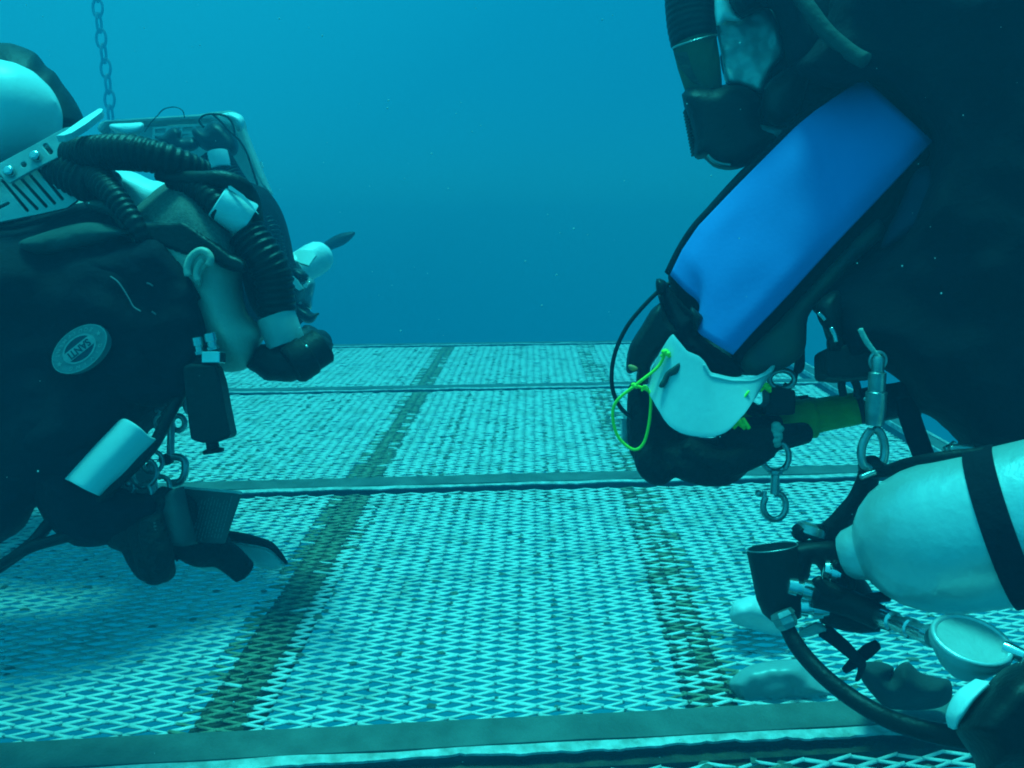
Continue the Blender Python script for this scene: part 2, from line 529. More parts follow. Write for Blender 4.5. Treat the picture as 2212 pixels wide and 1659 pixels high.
def beam(mb, x0, x1, yc, wy, z0, z1):
    """flat bar along the platform's x"""
    vs = []
    n = 48
    for i in range(n + 1):
        x = x0 + (x1 - x0) * i / n
        for dy, z in ((-wy / 2, z0), (-wy / 2, z1), (wy / 2, z1), (wy / 2, z0)):
            j = .0012 * noise.noise(Vector((x * 6, yc * 3, z * 50 + dy * 40)))
            vs.append(PT(x, yc + dy + j, z + j))
    fs = []
    for i in range(n):
        a = i * 4
        for k in range(4): fs.append((a + k, a + (k + 1) % 4, a + 4 + (k + 1) % 4, a + 4 + k))
    fs += [(3, 2, 1, 0), tuple(n * 4 + k for k in range(4))]
    return mb.add(vs, fs, False)
def wavy_edge(mb, x0, x1, y, z, seed):
    """thin bright worn flange along the near side of a beam, its width uneven"""
    n = 620
    vs, fs = [], []
    for i in range(n + 1):
        x = x0 + (x1 - x0) * i / n
        wdt = .011 + .012 * max(0, .5 + noise.noise(Vector((x * 3.1, seed, 0)))) + .005 * noise.noise(Vector((x * 34, seed, 3))) + .003 * noise.noise(Vector((x * 90, seed, 5)))
        h = z + .003 * noise.noise(Vector((x * 7, seed, 9)))
        vs += [PT(x, y, h), PT(x, y - wdt, h - .002), PT(x, y - wdt, h - .006), PT(x, y, h - .008)]
    for i in range(n):
        for k in range(4): fs.append((i * 4 + k, i * 4 + (k + 1) % 4, i * 4 + 4 + (k + 1) % 4, i * 4 + 4 + k))
    return mb.add(vs, fs, False)
for k, (yc, wy) in enumerate(((Y_FAR, .05), (Y_2, .055), (Y_3, .075), (Y_N, .064), (Y_N - (Y_3 - Y_N) + .1, .085))):
    b = MB(); beam(b, X_L, X_R - .035, yc, wy, -.045, .008)
    bo = b.build('cross_beam', 'beam', plat)
    g = MB(); wavy_edge(g, X_L, X_R - .04, yc - wy / 2 - .001, .006, k * 7.3)
    g.build('flange', 'edge', bo, fix=False)
    # dark bar put in for the shadow line below the beam
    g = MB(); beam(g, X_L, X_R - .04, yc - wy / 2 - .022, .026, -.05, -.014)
    g.build('beam_shadow_bar', 'rust', bo)
Y_END = Y_N - (Y_3 - Y_N) + .1
def long_bar(name, m, x, wx, z0, z1, y0, y1, parent):
    vs, fs, n = [], [], 40
    for i in range(n + 1):
        y = y0 + (y1 - y0) * i / n
        for dx, z in ((-wx / 2, z0), (wx / 2, z0), (wx / 2, z1), (-wx / 2, z1)):
            j = .004 * noise.noise(Vector((x * 5 + dx * 30, y * 9, z * 9)))
            vs.append(PT(x + dx + j, y, z))
    for i in range(n):
        for k in range(4): fs.append((i * 4 + k, i * 4 + (k + 1) % 4, i * 4 + 4 + (k + 1) % 4, i * 4 + 4 + k))
    fs += [(3, 2, 1, 0), tuple(n * 4 + k for k in range(4))]
    return MB().add(vs, fs, False).build(name, m, parent)
XA, XB = floor_pt(716, 1150).x, floor_pt(1455, 1250).x
print('stringers', XA, XB)
for x, wx in ((XA, .085), (XB, .075), (XA - (XB - XA) * 1.05, .08), (XA - 2 * (XB - XA) * 1.05, .08)):
    if x > X_L: long_bar('stringer', 'rust', x, wx, -.075, -.020, Y_END, Y_FAR - .03, plat)
sb = long_bar('side_beam', 'beam', X_R, .07, -.06, .012, Y_END, Y_FAR + .03, plat)
long_bar('rail_lip', 'edge', X_R - .037, .006, .004, .022, Y_END, Y_FAR + .02, sb)
long_bar('outer_rail', 'edge', X_R + .10, .014, -.03, -.016, Y_END, Y_FAR + .02, sb)

# expanded metal: diamonds LW x SW, each strand a tilted flat bar
LW, SW = 0.072, 0.0236
def mesh_panel(y0, y1, seed):
    rng = np.random.default_rng(seed)
    nx = int((X_R - .035 - X_L) / (LW / 2)); ny = int((y1 - y0) / (SW / 2))
    i, j = np.meshgrid(np.arange(nx), np.arange(ny), indexing='ij')
    i, j = i.ravel(), j.ravel()
    node = (i + j) % 2 == 0
    I, J = i[node], j[node]
    strands = []
    for di, dj in ((1, 1), (1, -1)):
        k = (I + di < nx) & (J + dj >= 0) & (J + dj < ny)
        strands.append(np.stack([I[k], J[k], I[k] + di, J[k] + dj], 1))
    E = np.concatenate(strands)
    a = np.stack([X_L + E[:, 0] * LW / 2, y0 + E[:, 1] * SW / 2], 1)
    b = np.stack([X_L + E[:, 2] * LW / 2, y0 + E[:, 3] * SW / 2], 1)
    dv = b - a
    dv /= np.linalg.norm(dv, axis=1)[:, None]
    nv = np.stack([-dv[:, 1], dv[:, 0]], 1)
    nv *= np.sign(nv[:, 1])[:, None]                       # pointing away from the viewer
    hw = (.0017 + .0004 * rng.standard_normal(len(E)))[:, None]
    a2, b2 = a - dv * .0015, b + dv * .0015
    verts = np.zeros((len(E), 8, 3))
    tz = .0014
    wob = .0012 * rng.standard_normal(len(E))
    # the strand leans: its near edge lies lower
    for n, (base, s, zz) in enumerate(((a2, -1, -tz), (a2, 1, tz), (b2, 1, tz), (b2, -1, -tz))):
        pnt = base + nv * hw * s
        for lay, off in ((0, .0), (4, -.0013)):
            verts[:, n + lay, 0] = pnt[:, 0]
            verts[:, n + lay, 1] = pnt[:, 1] + pnt[:, 0] * SK
            verts[:, n + lay, 2] = zz + off + wob
    verts = verts.reshape(-1, 3)
    q = np.array([(0, 3, 2, 1), (4, 5, 6, 7), (0, 1, 5, 4), (2, 3, 7, 6), (1, 2, 6, 5), (0, 4, 7, 3)])
    faces = (q[None] + (np.arange(len(E)) * 8)[:, None, None]).reshape(-1, 4)
    me = bpy.data.meshes.new('mesh_panel')
    off = np.array(tuple(BASE[plat]))
    me.vertices.add(len(verts)); me.vertices.foreach_set('co', (verts - off).ravel())
    me.loops.add(faces.size); me.loops.foreach_set('vertex_index', faces.ravel())
    me.polygons.add(len(faces)); me.polygons.foreach_set('loop_start', np.arange(len(faces)) * 4)
    me.update(calc_edges=True); me.validate()
    me.materials.append(M['steel']); me.materials.append(M['rustmesh'])
    mx = (a[:, 0] + b[:, 0]) / 2; my = (a[:, 1] + b[:, 1]) / 2
    ri = np.zeros(len(E), np.int32)
    for sx, half in ((XA, .046), (XB, .05)):
        for t in np.nonzero(np.abs(mx - sx) < half * 1.6)[0]:
            if abs(mx[t] - sx) < half * (1 + .5 * noise.noise(Vector((my[t] * 5, sx, 2))) + .22 * rng.standard_normal()) and rng.random() < (1.1 if sx == XA else .42): ri[t] = 1
    me.polygons.foreach_set('material_index', np.repeat(ri, 6))
    o = bpy.data.objects.new('mesh_panel', me)
    COL.objects.link(o); o.parent = plat
    o['kind'] = 'stuff'
    # growth that plugs some of the diamonds, more of it in some columns
    mb = MB()
    for cx in range(nx):
        for cy in range(ny):
            if (cx + cy) % 2: continue
            x, y = X_L + cx * LW / 2, y0 + cy * SW / 2
            colp = max(0, noise.noise(Vector((cx * 1.7, seed * 3.3, 0))) + .12) * max(0, .5 + noise.noise(Vector((x * 1.1, y * 1.3, seed))))
            if random.random() > .015 + min(.5, (1.1 if seed == 3 else 1.6) * colp) * (0.35 if x < XA and seed > 2 else 1.0): continue
            n = 7; r = random.uniform(.5, 1.1)
            c = PT(x + random.uniform(-.006, .006), y + random.uniform(-.003, .003), .002)
            k1, k2 = (.0105, .0075) if seed == 3 else (.013, .011)
            ring_ = [c + Vector((math.cos(6.283 * k / n) * k1 * r * random.uniform(.5, 1.5), math.sin(6.283 * k / n) * k2 * r * random.uniform(.5, 1.5), random.uniform(-.0025, -.0005))) for k in range(n)]
            vs = [c] + ring_
            fs = [(0, 1 + k, 1 + (k + 1) % n) for k in range(n)]
            mb.add(vs, fs)
    mb.build('algae_growth', 'algae', o, kind='stuff', fix=False)
mesh_panel(Y_2 + .028, Y_FAR - .06, 1)
mesh_panel(Y_3 + .038, Y_2 - .066, 2)
mesh_panel(Y_N + .037, Y_3 - .074, 3)
mesh_panel(Y_END + .043, Y_N - .072, 4)

# ------------------------------------------------------------------ chain hanging in the background
cp = [P(203, -150, 7.0), P(212, 30, 7.0), P(226, 130, 7.0), P(238, 235, 7.0), P(240, 420, 7.0)]
path, _ = smooth_path(cp, [0] * 5, 60)
ch = thing('hanging_chain', 'dark link chain hanging in the open water behind the left diver', 'chain', cp[-1])
acc, k, last = 0, 0, path[0]
LL = .134
link0 = None
for p in path:
    acc += (p - last).length; last_p = last; last = p
    if acc >= LL:
        acc -= LL
        t = (p - last_p).normalized()
        s = RIGHT if k % 2 == 0 else VIEW
        s = (s - t * s.dot(t)).normalized()
        if k < 2:
            mb = MB(); ring(mb, p, t, s, .082, .042, .012, 8, 18)
            o = mb.build('link', 'chain', ch)
            # keep the mesh about its own centre so that copies can share it
            o.data.transform(Matrix.Translation(-(p - BASE[ch]))); o.location = p - BASE[ch]
            link0 = (link0 or []) + [o]
        else:
            o = link0[k % 2].copy(); COL.objects.link(o); o.parent = ch; o.location = p - BASE[ch]
        k += 1
# ------------------------------------------------------------------ helpers for gear
def bolt_snap(label, eye, tip, width, eye_side=RIGHT, group=None):
    """stainless bolt snap: swivel eye, barrel with sliding bolt, hook"""
    eye, tip = Vector(eye), Vector(tip)
    ax = (tip - eye); L = ax.length; t = ax.normalized()
    s = (eye_side - t * eye_side.dot(t)).normalized(); f = t.cross(s)
    o = thing('bolt_snap', label, 'snap hook', eye, group)
    mb = MB(); ring(mb, eye + t * width * .45, t, s, width * .55, width * .5, width * .11, 10, 28); mb.build('swivel_eye', 'chrome2', o)
    mb = MB(); lathe(mb, eye + t * (width * .9), eye + t * L * .62, [(0, width * .16), (.06, width * .26), (.2, width * .26), (.24, width * .15), (.9, width * .17), (1, width * .17)], 16)
    mb.build('barrel', 'chrome2', o)
    c = eye + t * (L * .62 + width * .45)
    pts = [c - t * width * .45] + [c + s * width * .42 * math.sin(a) * 1.0 - t * width * .5 * math.cos(a) for a in [R(25 + 15 * k) for k in range(20)]]
    mb = MB(); tube(mb, pts, width * .12, 10, 2); mb.build('hook', 'chrome2', o)
    mb = MB(); lathe(mb, c - s * width * .38 - t * width * .55, c - s * width * .40 + t * width * .1, [(0, width * .09), (1, width * .09)], 10)
    ball(mb, c - s * width * .6 - t * width * .45, width * .13)
    mb.build('gate', 'chrome2', o)
    return o

# ================================================================== LEFT DIVER
A = thing('person', 'diver at the left in black drysuit with shaved head and bare ear, holding a notebook', 'person', P(150, 900, 1.1))
# body: head, neck, trunk and arm as one skin
mb = MB()
head = [(262, 520), (285, 462), (318, 428), (350, 402), (385, 388), (420, 398), (455, 425), (490, 470), (515, 520), (526, 570),
        (523, 606), (530, 657), (541, 684), (556, 697), (570, 710), (577, 724), (569, 738), (557, 744), (559, 757), (556, 768), (548, 786), (534, 797), (505, 806),
        (470, 800), (430, 770), (380, 690), (330, 640), (285, 590)]
inflate(mb, head, .93, .078, step=8, rnd=95)
tube(mb, [P(380, 560, .95), P(250, 600, 1.0), P(60, 720, 1.03), P(-250, 800, 1.04), P(-600, 820, 1.05)], [.050, .052, .08, .09, .08], 16)
tube(mb, [P(80, 730, .98), P(90, 860, .92), P(120, 980, .90), P(200, 1070, .885), P(290, 1110, .875)], [.045, .036, .028, .024, .020], 12)
tube(mb, [P(-600, 820, 1.05), P(-1000, 1150, 1.1), P(-1330, 990, 1.28)], [.08, .06, .045], 12)
body = mb.build('body', 'skin', A, remesh=.006, smooth_it=4)
# ear
mb = MB()
earo = F('r', 1830, 1080, 1850, 1020, 1880, 960, 1920, 910, 1975, 885, 2030, 890, 2075, 930, 2090, 980, 2085, 1020, 2050, 1060, 2010, 1110, 1985, 1160, 1990, 1220, 1965, 1250, 1935, 1235, 1900, 1200, 1860, 1150)
inflate(mb, earo, lambda u, v: .838 + (v - 540) * .0001, .008, step=3, rnd=8)
tube(mb, PD(F('r', 1860, 1140, 1850, 1060, 1890, 960, 1970, 900, 2040, 915, 2078, 975, 2060, 1040), .831), .0042, 8, 6)
tube(mb, PD(F('r', 1960, 1190, 1935, 1130, 1960, 1040, 2010, 985), .833), .0035, 8, 6)
mb.build('ear', 'skin', A)
# cropped hair over the crown
mb = MB()
hairline = outline_smooth(F('p', 250, 1400, 300, 1150, 480, 1050, 680, 950, 850, 840, 1000, 840, 1100, 920, 1250, 1100, 1400, 1300, 1520, 1440, 1640, 1590, 1640, 1720, 1480, 1700, 1250, 1640, 1010, 1560, 800, 1520, 560, 1500), 4)
def in_hair(u, v):
    r = False
    for a, q in zip(hairline, hairline[1:] + hairline[:1]):
        if (a[1] > v) != (q[1] > v) and u < (q[0] - a[0]) * (v - a[1]) / (q[1] - a[1]) + a[0]: r = not r
    return r
big = [(395 + (u - 395) * 1.012, 560 + (v - 560) * 1.012) for u, v in head]
inflate(mb, big, .93, .081, step=4, rnd=95, clip=in_hair)
mb.build('shaved_hair', 'scalp', A)
# drysuit: trunk and shoulder, near arm
mb = MB()
trunk = [(-420, 560), (-200, 500), (0, 478), (70, 462), (150, 440), (240, 424), (285, 450), (330, 500), (372, 545), (397, 575), (420, 612), (436, 640), (430, 655), (441, 690), (447, 740), (428, 800), (402, 850),
         (385, 872), (345, 915), (318, 942), (290, 985), (240, 1045), (190, 1105), (150, 1120), (110, 1088), (84, 1090), (56, 1140), (10, 1172), (-60, 1215), (-260, 1200), (-420, 1100)]
inflate(mb, trunk, 1.0, .17, step=11, rnd=150, folds=.020, ffreq=11)
tube(mb, [P(-300, 800, 1.02), P(-700, 880, 1.05), P(-1000, 1150, 1.1), P(-1350, 980, 1.3)], [.17, .15, .11, .08], 18)
mb.build('drysuit', 'suit', A, smooth_it=2)
# sleeve of the near arm down to the glove
mb = MB()
inflate(mb, [(-160, 640), (0, 600), (150, 610), (240, 680), (290, 780), (300, 880), (250, 1000), (190, 1090), (140, 1112), (84, 1092), (50, 1140), (0, 1166), (-120, 1150), (-220, 850)], .895, .062, step=9, rnd=90, folds=.014, ffreq=14)
inflate(mb, [(60, 1020), (180, 1010), (262, 1050), (300, 1062), (352, 1070), (360, 1130), (330, 1150), (230, 1180), (180, 1185), (140, 1170), (90, 1120)], .875, .05, step=8, rnd=60, folds=.010, ffreq=16)
mb.build('sleeve', 'suit', A, smooth_it=2)
# padded collar of the suit, in front of the jaw
mb = MB()
inflate(mb, [(150, 560), (240, 535), (320, 512), (350, 520), (372, 545), (397, 573), (420, 612), (437, 642), (430, 655), (441, 690), (447, 740), (430, 800), (404, 848), (385, 868), (330, 880), (240, 860), (160, 760), (120, 640)], .862, .030, step=7, rnd=40, folds=.006, ffreq=22)
mb.build('collar', 'suit', A, smooth_it=1)
# nape cloth: two soft grey folds under the plate
mb = MB()
inflate(mb, F('r', 190, 810, 420, 720, 700, 640, 900, 615, 1080, 640, 1220, 690, 1350, 725, 1180, 760, 900, 850, 600, 910, 420, 940, 260, 900), .858, .020, step=6, folds=.006, ffreq=25)
inflate(mb, F('r', 830, 420, 960, 395, 1090, 405, 1150, 460, 1230, 560, 1310, 660, 1400, 720, 1750, 780, 1745, 810, 1600, 800, 1330, 715, 1200, 690, 1100, 560, 900, 490), .872, .016, step=6, folds=.004, ffreq=25)
mb.build('neck_cloth', 'suitgrey', A)
# neck strap and mask strap
mb = MB()
inflate(mb, F('r', 1330, 560, 1440, 605, 1600, 600, 1740, 598, 1790, 588, 1840, 608, 1960, 690, 2080, 775, 2212, 870, 2290, 930, 2420, 990, 2440, 1100, 2330, 1110, 2212, 1070, 2130, 1030, 2095, 985, 2085, 925, 2040, 885, 1975, 880, 1900, 925, 1840, 960, 1700, 905, 1560, 850, 1420, 750), .862, .014, step=5, rnd=10, sm=2)
mb.build('mask_strap', 'rubber', A)
mb = MB()
inflate(mb, [(515, 570), (545, 520), (590, 540), (628, 610), (640, 660), (636, 690), (600, 692), (566, 690), (541, 660), (527, 615)], .94, .05, step=7)
mb.build('mask', 'rubber', A)
# shoulder piping, worn shiny
mb = MB()
tube(mb, PD(F('r', 1090, 1150, 1160, 1200, 1220, 1280, 1280, 1380, 1320, 1450, 1390, 1495), .826), .0008, 6, 8)
tube(mb, PD(F('r', 1500, 1495, 1550, 1535), .834), .0009, 6, 6)
tube(mb, PD(F('r', 1450, 1215, 1480, 1225, 1510, 1245), .832), .0009, 6, 6)
mb.build('piping', 'piping', A)
mb = MB(); slab(mb, F('r', 1625, 938, 1640, 945, 1718, 1020, 1705, 1035, 1690, 1030), Plane(375, 560, .845), .002); mb.build('collar_tag', 'ink', A)
# oval badge on the upper arm
bc_u, bc_v = 173.5, 754.0
BR = Vector((-.783, .622)); BU = Vector((.622, .783))            # reading direction and letter tops, in picture axes (v down)
bpl = Plane(bc_u, bc_v, .817, .02, .04)
def bpt(x, y, h=0.0):
    """badge coordinates: x along the words, y towards their tops, both in semi-axes"""
    q = BR * (x * 68) + BU * (y * 42)
    return bpl.at(bc_u + q.x, bc_v + q.y, h)
def bell(mb, a0, a1, b0=0, b1=0, h=0, n=48):
    """elliptic ring between two relative sizes"""
    vs = [bpt(math.cos(6.2832 * k / n) * s, math.sin(6.2832 * k / n) * t, h) for s, t in ((a0, b0 or a0), (a1, b1 or a1)) for k in range(n)]
    return mb.add(vs, [(k, (k + 1) % n, n + (k + 1) % n, n + k) for k in range(n)], False)
mb = MB()
n = 48
vs = [bpt(math.cos(6.2832 * k / n), math.sin(6.2832 * k / n), h) for h in (.0015, -.010) for k in range(n)]
mb.add(vs, [tuple(range(n)), tuple(range(2 * n - 1, n - 1, -1))] + [(k, (k + 1) % n, n + (k + 1) % n, n + k) for k in range(n)], False)
badge = mb.build('badge', 'badge', A)
mb = MB(); bell(mb, .97, 1.0, h=.0020); bell(mb, .53, .60, .56, .64, h=.0022)
def band(mb, h):
    xs = [-.53 + 1.06 * k / 12 for k in range(13)]
    vs = []
    for s in (-1, 1):
        for x in xs: vs.append(bpt(x, s * min(.25, .60 * math.sqrt(max(0, 1 - (x / .56) ** 2)) + .02), h))
    return mb.add(vs, [(k, k + 1, 13 + k + 1, 13 + k) for k in range(12)], False)
band(mb, .0024)
mb.build('badge_ring', 'badgelight', badge, fix=False)
mb = MB(); vs = [bpt(0, 0, .0019)] + [bpt(.54 * math.cos(6.2832 * k / n), .57 * math.sin(6.2832 * k / n), .0019) for k in range(n)]
mb.add(vs, [(0, 1 + k, 1 + (k + 1) % n) for k in range(n)], False)
mb.build('badge_field', 'badgedark', badge, fix=False)
mb = MB(); text_mesh(mb, 'SANTI', lambda x, y: bpt(x * .30, y * .52, .0028), 1.0, .03); mb.build('lettering', 'badgedark', badge, fix=False)
mb = MB()
def arc_text(word, a_mid, da, top_out):
    for k, c in enumerate(word):
        a = a_mid + (k - (len(word) - 1) / 2) * (-da if top_out else da)
        rr_ = .79
        def plc(x, y, a=a):
            if top_out:
                r_, an = rr_ + y * .20, a - x * .20 / rr_
            else:
                r_, an = rr_ - y * .20, a + x * .20 / rr_
            return bpt(math.cos(an) * r_, math.sin(an) * r_, .0028)
        text_mesh(mb, c, plc, 1.0, .02)
arc_text('DIVING', R(90), R(19), True)
arc_text('EQUIPMENT', R(270), R(15), False)
for a in (R(0), R(180)):
    c = Vector((math.cos(a) * .79, math.sin(a) * .79))
    st = [bpt(c.x + math.cos(R(90 + 36 * k)) * (.10 if k % 2 == 0 else .04), c.y + math.sin(R(90 + 36 * k)) * (.10 if k % 2 == 0 else .04) * 1.4, .0028) for k in range(10)]
    mb.add([bpt(c.x, c.y, .0028)] + st, [(0, 1 + k, 1 + (k + 1) % 10) for k in range(10)], False)
mb.build('ring_lettering', 'badgelight', badge, fix=False)

# gloves
def glove(parent, palm, pd, pT, fingers, m='glove', vox=.0028, name='glove'):
    mb = MB()
    inflate(mb, palm, pd, pT, step=5, rnd=None)
    for pts, rs in fingers:
        tube(mb, [P(*q) for q in pts], rs, 12, 6)
    return mb.build(name, m, parent, remesh=vox, smooth_it=3)
gl = glove(A, F('d', 760, 960, 900, 900, 1010, 800, 1140, 810, 1200, 900, 1230, 1040, 1200, 1150, 1110, 1210, 960, 1220, 840, 1190, 730, 1130), .865, .028,
      [([(300, 1120, .85), (318, 1190, .845), (330, 1235, .85), (344, 1240, .87)], [.015, .0145, .013, .011]),          # curled fingers
       ([(325, 1120, .84), (342, 1190, .835), (352, 1232, .85), (356, 1225, .875)], [.015, .0145, .013, .011]),
       ([(276, 1130, .87), (292, 1185, .865), (312, 1228, .865), (330, 1240, .885)], [.014, .0135, .012, .010]),
       ([(350, 1120, .86), (420, 1188, .885), (480, 1196, .90), (530, 1238, .91)], [.017, .017, .0165, .0145]),        # pointing under the notebook
       ([(340, 1080, .85), (400, 1100, .872), (440, 1170, .90), (492, 1180, .905)], [.016, .0145, .014, .012])])
mb = MB()
def tpl(c0, n_, pos):
    pass
for k, c in enumerate('nErOOCwaMB'):
    t = k / 9
    u = 334.0 + 2.5 * t + 21 * t * t; v = 1130 + 64 * t
    tu, tv = 2.5 + 42 * t, 64.0
    L_ = math.hypot(tu, tv); tu, tv = tu / L_, tv / L_
    pl = Plane(u, v, .824 + .004 * t)
    text_mesh(mb, c, lambda x, y, u=u, v=v, tu=tu, tv=tv, pl=pl: pl.at(u + (x * tu + y * tv) * 8.0, v + (x * tv - y * tu) * 8.0), 1.0, .02)
lt = mb.build('glove_lettering', 'ink', A, fix=False)

# ------------------------------------------------------------------ left diver's gear
RB = thing('rebreather', 'rebreather of the left diver with white domed canister, slotted backplate and corrugated hoses', 'breathing gear', P(20, 300, 1.0))
mb = MB(); inflate(mb, F('a', -900, 260, -600, 120, -200, 90, 40, 90, 130, 105, 280, 165, 340, 225, 385, 285, 460, 340, 520, 430, 610, 550, 690, 705, 690, 800, 560, 900, 300, 1050, 0, 1250, -400, 1500, -900, 1500), 1.10, .08, step=9, rnd=90)
inflate(mb, F('a', -500, 1300, 0, 1150, 300, 1000, 520, 900, 620, 1150, 630, 1380, 560, 1440, 350, 1490, 0, 1560, -500, 1640), .925, .012, step=7, rnd=20)  # dark block added behind the bracket so that its slots look dark
mb.build('cover_and_slot_backing', 'matte', RB)
mb = MB(); lathe(mb, P(-330, 330, 1.0), P(120, 220, 1.0), [(0, .069), (.66, .069), (.74, .067), (.82, .062), (.88, .0545), (.93, .044), (.97, .028), (.992, .012), (1, .0001)], 40)
mb.build('canister', 'paint', RB, label='white canister with a domed end')
# backplate: bar with bolts and a slotted bracket
pl = Plane(60, 380, .885, .05, .15)
mb = MB(); slab(mb, F('a', -500, 1380, 0, 1095, 280, 945, 540, 800, 600, 790, 640, 850, 660, 900, 600, 985, 490, 1045, 300, 1140, 130, 1235, 90, 1258, 60, 1245, 5, 1185, -480, 1470), pl, .004,
     [stadium(*F('a', 385, 950, 425, 1000), 5.5), [(53.4 + 6 * math.cos(6.283 * k / 14), 357 + 6 * math.sin(6.283 * k / 14)) for k in range(14)]])
bar = mb.build('backplate', 'plate', RB, bevel=.0008)
pl2 = Plane(60, 430, .895, .05, .1)
mb = MB(); slab(mb, F('a', -700, 1500, -500, 1430, 0, 1200, 90, 1250, 340, 1130, 480, 1055, 520, 1050, 560, 1150, 652, 1385, 640, 1405, 560, 1462, 350, 1510, 0, 1580, -700, 1700), pl2, .004,
     [stadium(*F('a', a0, b0, a1, b1), 3.6) for a0, b0, a1, b1 in ((390, 1105, 590, 1350), (330, 1150, 525, 1390), (260, 1195, 460, 1425), (190, 1230, 390, 1450), (120, 1270, 315, 1470), (30, 1240, 235, 1485), (-120, 1520, 75, 1425))])
mb.build('slotted_bracket', 'plate', RB, bevel=.0008, label='pale bracket with slanted slots')
mb = MB(); slab(mb, F('a', 470, 888, 550, 845, 690, 745, 830, 658, 862, 662, 850, 690, 720, 790, 600, 865, 540, 885), Plane(172, 275, .872, .1, .9), .008); mb.build('plate_lip', 'paint', RB, bevel=.001, label='bright folded lip of the backplate')
for q in ((310, 1045), (95, 1170)):
    u, v = F('a', *q)[0]
    mb = MB(); lathe(mb, pl.at(u, v, .0), pl.at(u, v, .009), [(0, .0052), (.35, .0052), (.36, .0062), (.75, .0060), (.92, .0048), (1, .0030)], 18); mb.build('bolt', 'chrome', RB)
def hose(parent, pts, d, rpx, corr=True, m='rubber', pitch=.0075, amp=.045, name='loop_hose', seg=18):
    mb = MB()
    W_ = PD(pts, d)
    dd = d if isinstance(d, (list, tuple)) else [d] * len(pts)
    rs = [px(r_, q) for r_, q in zip(rpx if isinstance(rpx, (list, tuple)) else [rpx] * len(pts), dd)]
    tube(mb, W_, rs, seg, 10, pitch if corr else 0, amp)
    return mb.build(name, m, parent)
hose(RB, F('p', -330, 640, -150, 590, 120, 560, 400, 560, 700, 610, 950, 690, 1180, 790), [.92, .90, .88, .87, .87, .88, .90], [34, 36, 37, 38, 35, 33, 30])
hose(RB, F('p', 700, 800, 900, 830, 1150, 850, 1400, 850, 1600, 930, 1700, 1060, 1740, 1220, 1790, 1380), [.88, .875, .87, .87, .88, .90, .92, .94], [12, 17, 19, 20, 20, 18, 16, 12], corr=False)
hose(RB, F('p', 830, 860, 1000, 900, 1150, 960, 1280, 1060, 1400, 1180), [.885, .88, .875, .87, .87], [16, 24, 27, 28, 28])
hose(RB, F('p', 20, 760, 110, 880, 230, 1010, 360, 1180, 470, 1340, 560, 1480), [.90, .875, .858, .852, .85, .855], [30, 30, 26, 23, 21, 17], amp=.06)
hose(RB, F('p', -400, 700, -300, 760, -60, 850, 100, 900, 200, 1010), [.93, .91, .90, .90, .90], [40, 42, 46, 44, 30])
# white canister glimpsed between the hoses
mb = MB(); inflate(mb, F('p', 200, 780, 320, 740, 480, 780, 660, 860, 860, 850, 900, 940, 800, 1060, 640, 1250, 450, 1260, 330, 1060, 230, 900), .965, .03, step=6); mb.build('scrubber_canister', 'white', RB, label='white scrubber canister showing between the hoses')
# white weight sleeve on the hose
mb = MB(); c0, c1 = P(*F('p', 1380, 1000)[0], .872), P(*F('p', 1650, 1300)[0], .872)
a0, a1 = P(*F('p', 1330, 1075)[0], .87), P(*F('p', 1660, 1290)[0], .885)
lathe(mb, a0, a1, [(0, .0170), (.03, .0185), (.95, .0215), (1, .0205)], 30); mb.build('hose_weight', 'white', RB, label='white sleeve on the loop hose')
mb = MB(); slab(mb, F('p', 1452, 918, 1480, 915, 1600, 1000, 1700, 1110, 1770, 1215, 1740, 1190, 1640, 1090, 1540, 1000, 1455, 945), Plane(525, 425, .862), .003); mb.build('hose_band', 'slate', RB)
hose(RB, F('b', 480, 740, 560, 850, 620, 960, 640, 1080, 650, 1190), [.885, .885, .89, .895, .90], [41, 42, 42, 41, 39], amp=.06)
mb = MB(); lathe(mb, P(*F('b', 640, 1190)[0], .897), P(*F('b', 700, 1350)[0], .90), [(0, .0205), (.04, .0215), (.9, .0212), (1, .0205)], 30); mb.build('hose_collar', 'frost', RB, label='pale ring collar between hose and mouthpiece')
mb = MB(); inflate(mb, F('b', 480, 1480, 500, 1430, 560, 1350, 640, 1360, 720, 1350, 790, 1320, 870, 1290, 955, 1345, 920, 1420, 860, 1470, 790, 1530, 730, 1560, 640, 1555, 580, 1550, 530, 1510), .91, .030, step=5, rnd=26, sm=2)
mp = mb.build('mouthpiece', 'matte', RB, label='black mouthpiece valve')
mb = MB(); lathe(mb, P(628, 792, .882), P(700, 745, .90), [(0, .020), (.1, .023), (.5, .023), (.55, .021), (.95, .021), (1, .018)], 24); mb.build('valve_barrel', 'matte', mp)
mb = MB(); inflate(mb, F('b', 790, 1440, 800, 1360, 815, 1355, 822, 1370, 805, 1420, 800, 1450), .872, .002, step=2); mb.build('valve_tab', 'chrome2', mp)
# clear wires behind
# low pressure hoses at the lower left
hose(RB, F('d', -500, 1620, 0, 1290, 130, 1200, 240, 1110, 330, 1000, 420, 900), [.85, .85, .85, .85, .86, .87], [13, 13, 13, 13, 13, 13], corr=False, name='low_pressure_hose')
hose(RB, F('d', -500, 1580, 0, 1275, 200, 1160, 330, 1120, 470, 1080, 700, 1030, 860, 960), [.835, .84, .84, .845, .85, .86, .87], [9, 10, 13, 12, 13, 13, 13], corr=False, name='low_pressure_hose')
hose(RB, F('n', 1090, -40, 960, 180, 800, 480, 620, 830, 400, 1090, 150, 1330, -60, 1540, -250, 1750), [.87, .85, .84, .835, .83, .83, .83, .84], [11, 12.5, 13, 13, 13, 13, 13, 13], corr=False, name='low_pressure_hose')
hose(RB, [(-700, 700), (-400, 560), (-150, 480), (60, 470)], [1.1, 1.05, 1.0, .97], [20, 20, 18, 15], corr=False, name='low_pressure_hose')

